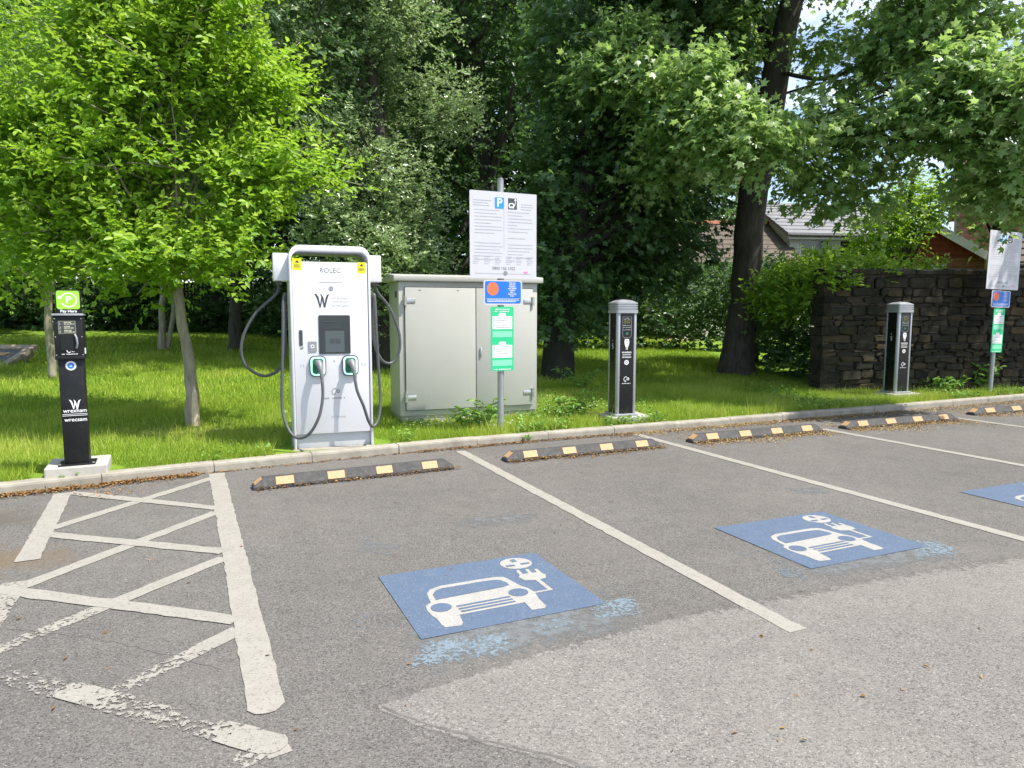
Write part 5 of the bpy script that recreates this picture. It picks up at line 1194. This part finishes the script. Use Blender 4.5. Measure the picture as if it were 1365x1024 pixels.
def weed(label, base, h, ns, leaf, seed, spread=.25):
    r = np.random.default_rng(seed); t = thing('weed', label, 'weed', base); mb = MB(); P = []; D = []
    for i in range(ns):
        a = r.uniform(0, 6.28); l = r.uniform(.1, 1) * spread; tip = Vector((math.cos(a) * l, math.sin(a) * l, h * r.uniform(.55, 1)))
        pth = limb_path((0, 0, -.02), tip, bend=.2, n=5); mb.tube(pth, list(np.linspace(.005, .002, 6)), 5)
        for q in pth[1:]: P.append(tuple(q)); D.append((math.cos(a + r.uniform(-1.5, 1.5)), math.sin(a + r.uniform(-1.5, 1.5)), .25))
    mb.build('stem', l_weed, t); P = np.array(P); D = norm(np.array(D))
    pos, d, n, ln, wd, ti = shoot_leaves(P, D, 5, leaf * 1.2, leaf, .4, .25, .8, 1.0, .4, .1, .6, r)
    leaves('foliage', pos, d, n, ln, wd, ti, 'oval', l_weed, t); return t
weed('leafy weed growing between cabinet doors and sign post', lawn(648, 570), .34, 7, .11, 1)
weed('low weed in the grass against the left cabinet door', lawn(633, 571), .22, 6, .09, 2)
weed('bushy weed on the grass edge between sign post and charging post', lawn(765, 560), .30, 9, .10, 3, .35)
weed('tall weed with pale leaves right beside the second sign post', lawn(1295, 520), .62, 9, .15, 4, .4)
weed('low spreading weed in front of the stone wall', lawn(1250, 524), .30, 8, .12, 5, .4)
weed('weed behind the second sign post at the right edge', lawn(1345, 515), .62, 8, .15, 6, .35)
weed('pale feathery weed on the lawn left of the sunlit charging post', lawn(775, 520), .42, 9, .08, 7, .5)
weed('tiny weed in the kerb joint beside the thick hatch line', at(303, 627, 0) + Vector((0, .02, 0)), .06, 5, .05, 8, .07)
weed('tiny weed at the kerb foot left of the second wheel stop', at(697, 588, 0), .07, 6, .05, 9, .08)
weed('dark sprig against the kerb by the payment post', at(90, 648, 0), .10, 4, .05, 10, .06)

# dry leaf litter against kerb and wheel stops
pts = []
def litter(n, fx, fd, zmax=.02):
    for _ in range(n):
        x, y = fx(); pts.append((x, y, rnd.uniform(.006, zmax)))
def along_kerb(x0, x1, w):
    def f():
        x = rnd.uniform(x0, x1); return x, float(kerbY(x)) - abs(rnd.gauss(0, w)) - .004
    return f
litter(2600, along_kerb(-4.9, -2.9, .06), 0, .03); litter(300, along_kerb(-2.9, -1.0, .015), 0, .012); litter(1100, along_kerb(-1.0, 1.2, .045), 0, .02); litter(2600, along_kerb(1.2, 5.2, .13), 0, .02); litter(2600, along_kerb(5.2, 11, .22), 0, .02)
for i, (mid, ang, L) in enumerate(stop_pos):
    u = Vector((math.cos(ang), math.sin(ang), 0)); nrm_ = Vector((-u.y, u.x, 0))
    for _ in range((420, 900, 1700, 2000, 1500)[i]):
        s = rnd.uniform(-.5, .53) * L; off = -abs(rnd.gauss(0, (.018, .05, .13, .15, .15)[i])) * (1 + .4 * math.sin(s * 5 + i)) - .002
        if rnd.random() < .25: off = .155 + abs(rnd.gauss(0, .08 + .03 * i))
        q = mid + u * s + nrm_ * off; pts.append((q.x, q.y, rnd.uniform(.004, .03 if abs(off) < .06 else .012)))
for _ in range(900):
    p_ = at(rnd.uniform(0, 1365), rnd.uniform(600, 1010)); pts.append((p_.x, p_.y, .005)) if rnd.random() < .04 else None
for _ in range(60): pts.append((rnd.gauss(-3.35, .12), rnd.gauss(5.72, .08), .012))
pos = np.array(pts); n = len(pos)
lt = leaves('leaf_litter', pos, gr.normal(size=(n, 3)) * np.array([1, 1, .18]), np.array([0, 0, 1.0]) + gr.normal(size=(n, 3)) * .3, gr.uniform(.010, .030, n), gr.uniform(.006, .018, n), np.clip(gr.random(n) * .7 + np.where(pos[:, 0] > 1.5, .3, 0), 0, 1), 'oval', l_litter); lt['kind'] = 'stuff'
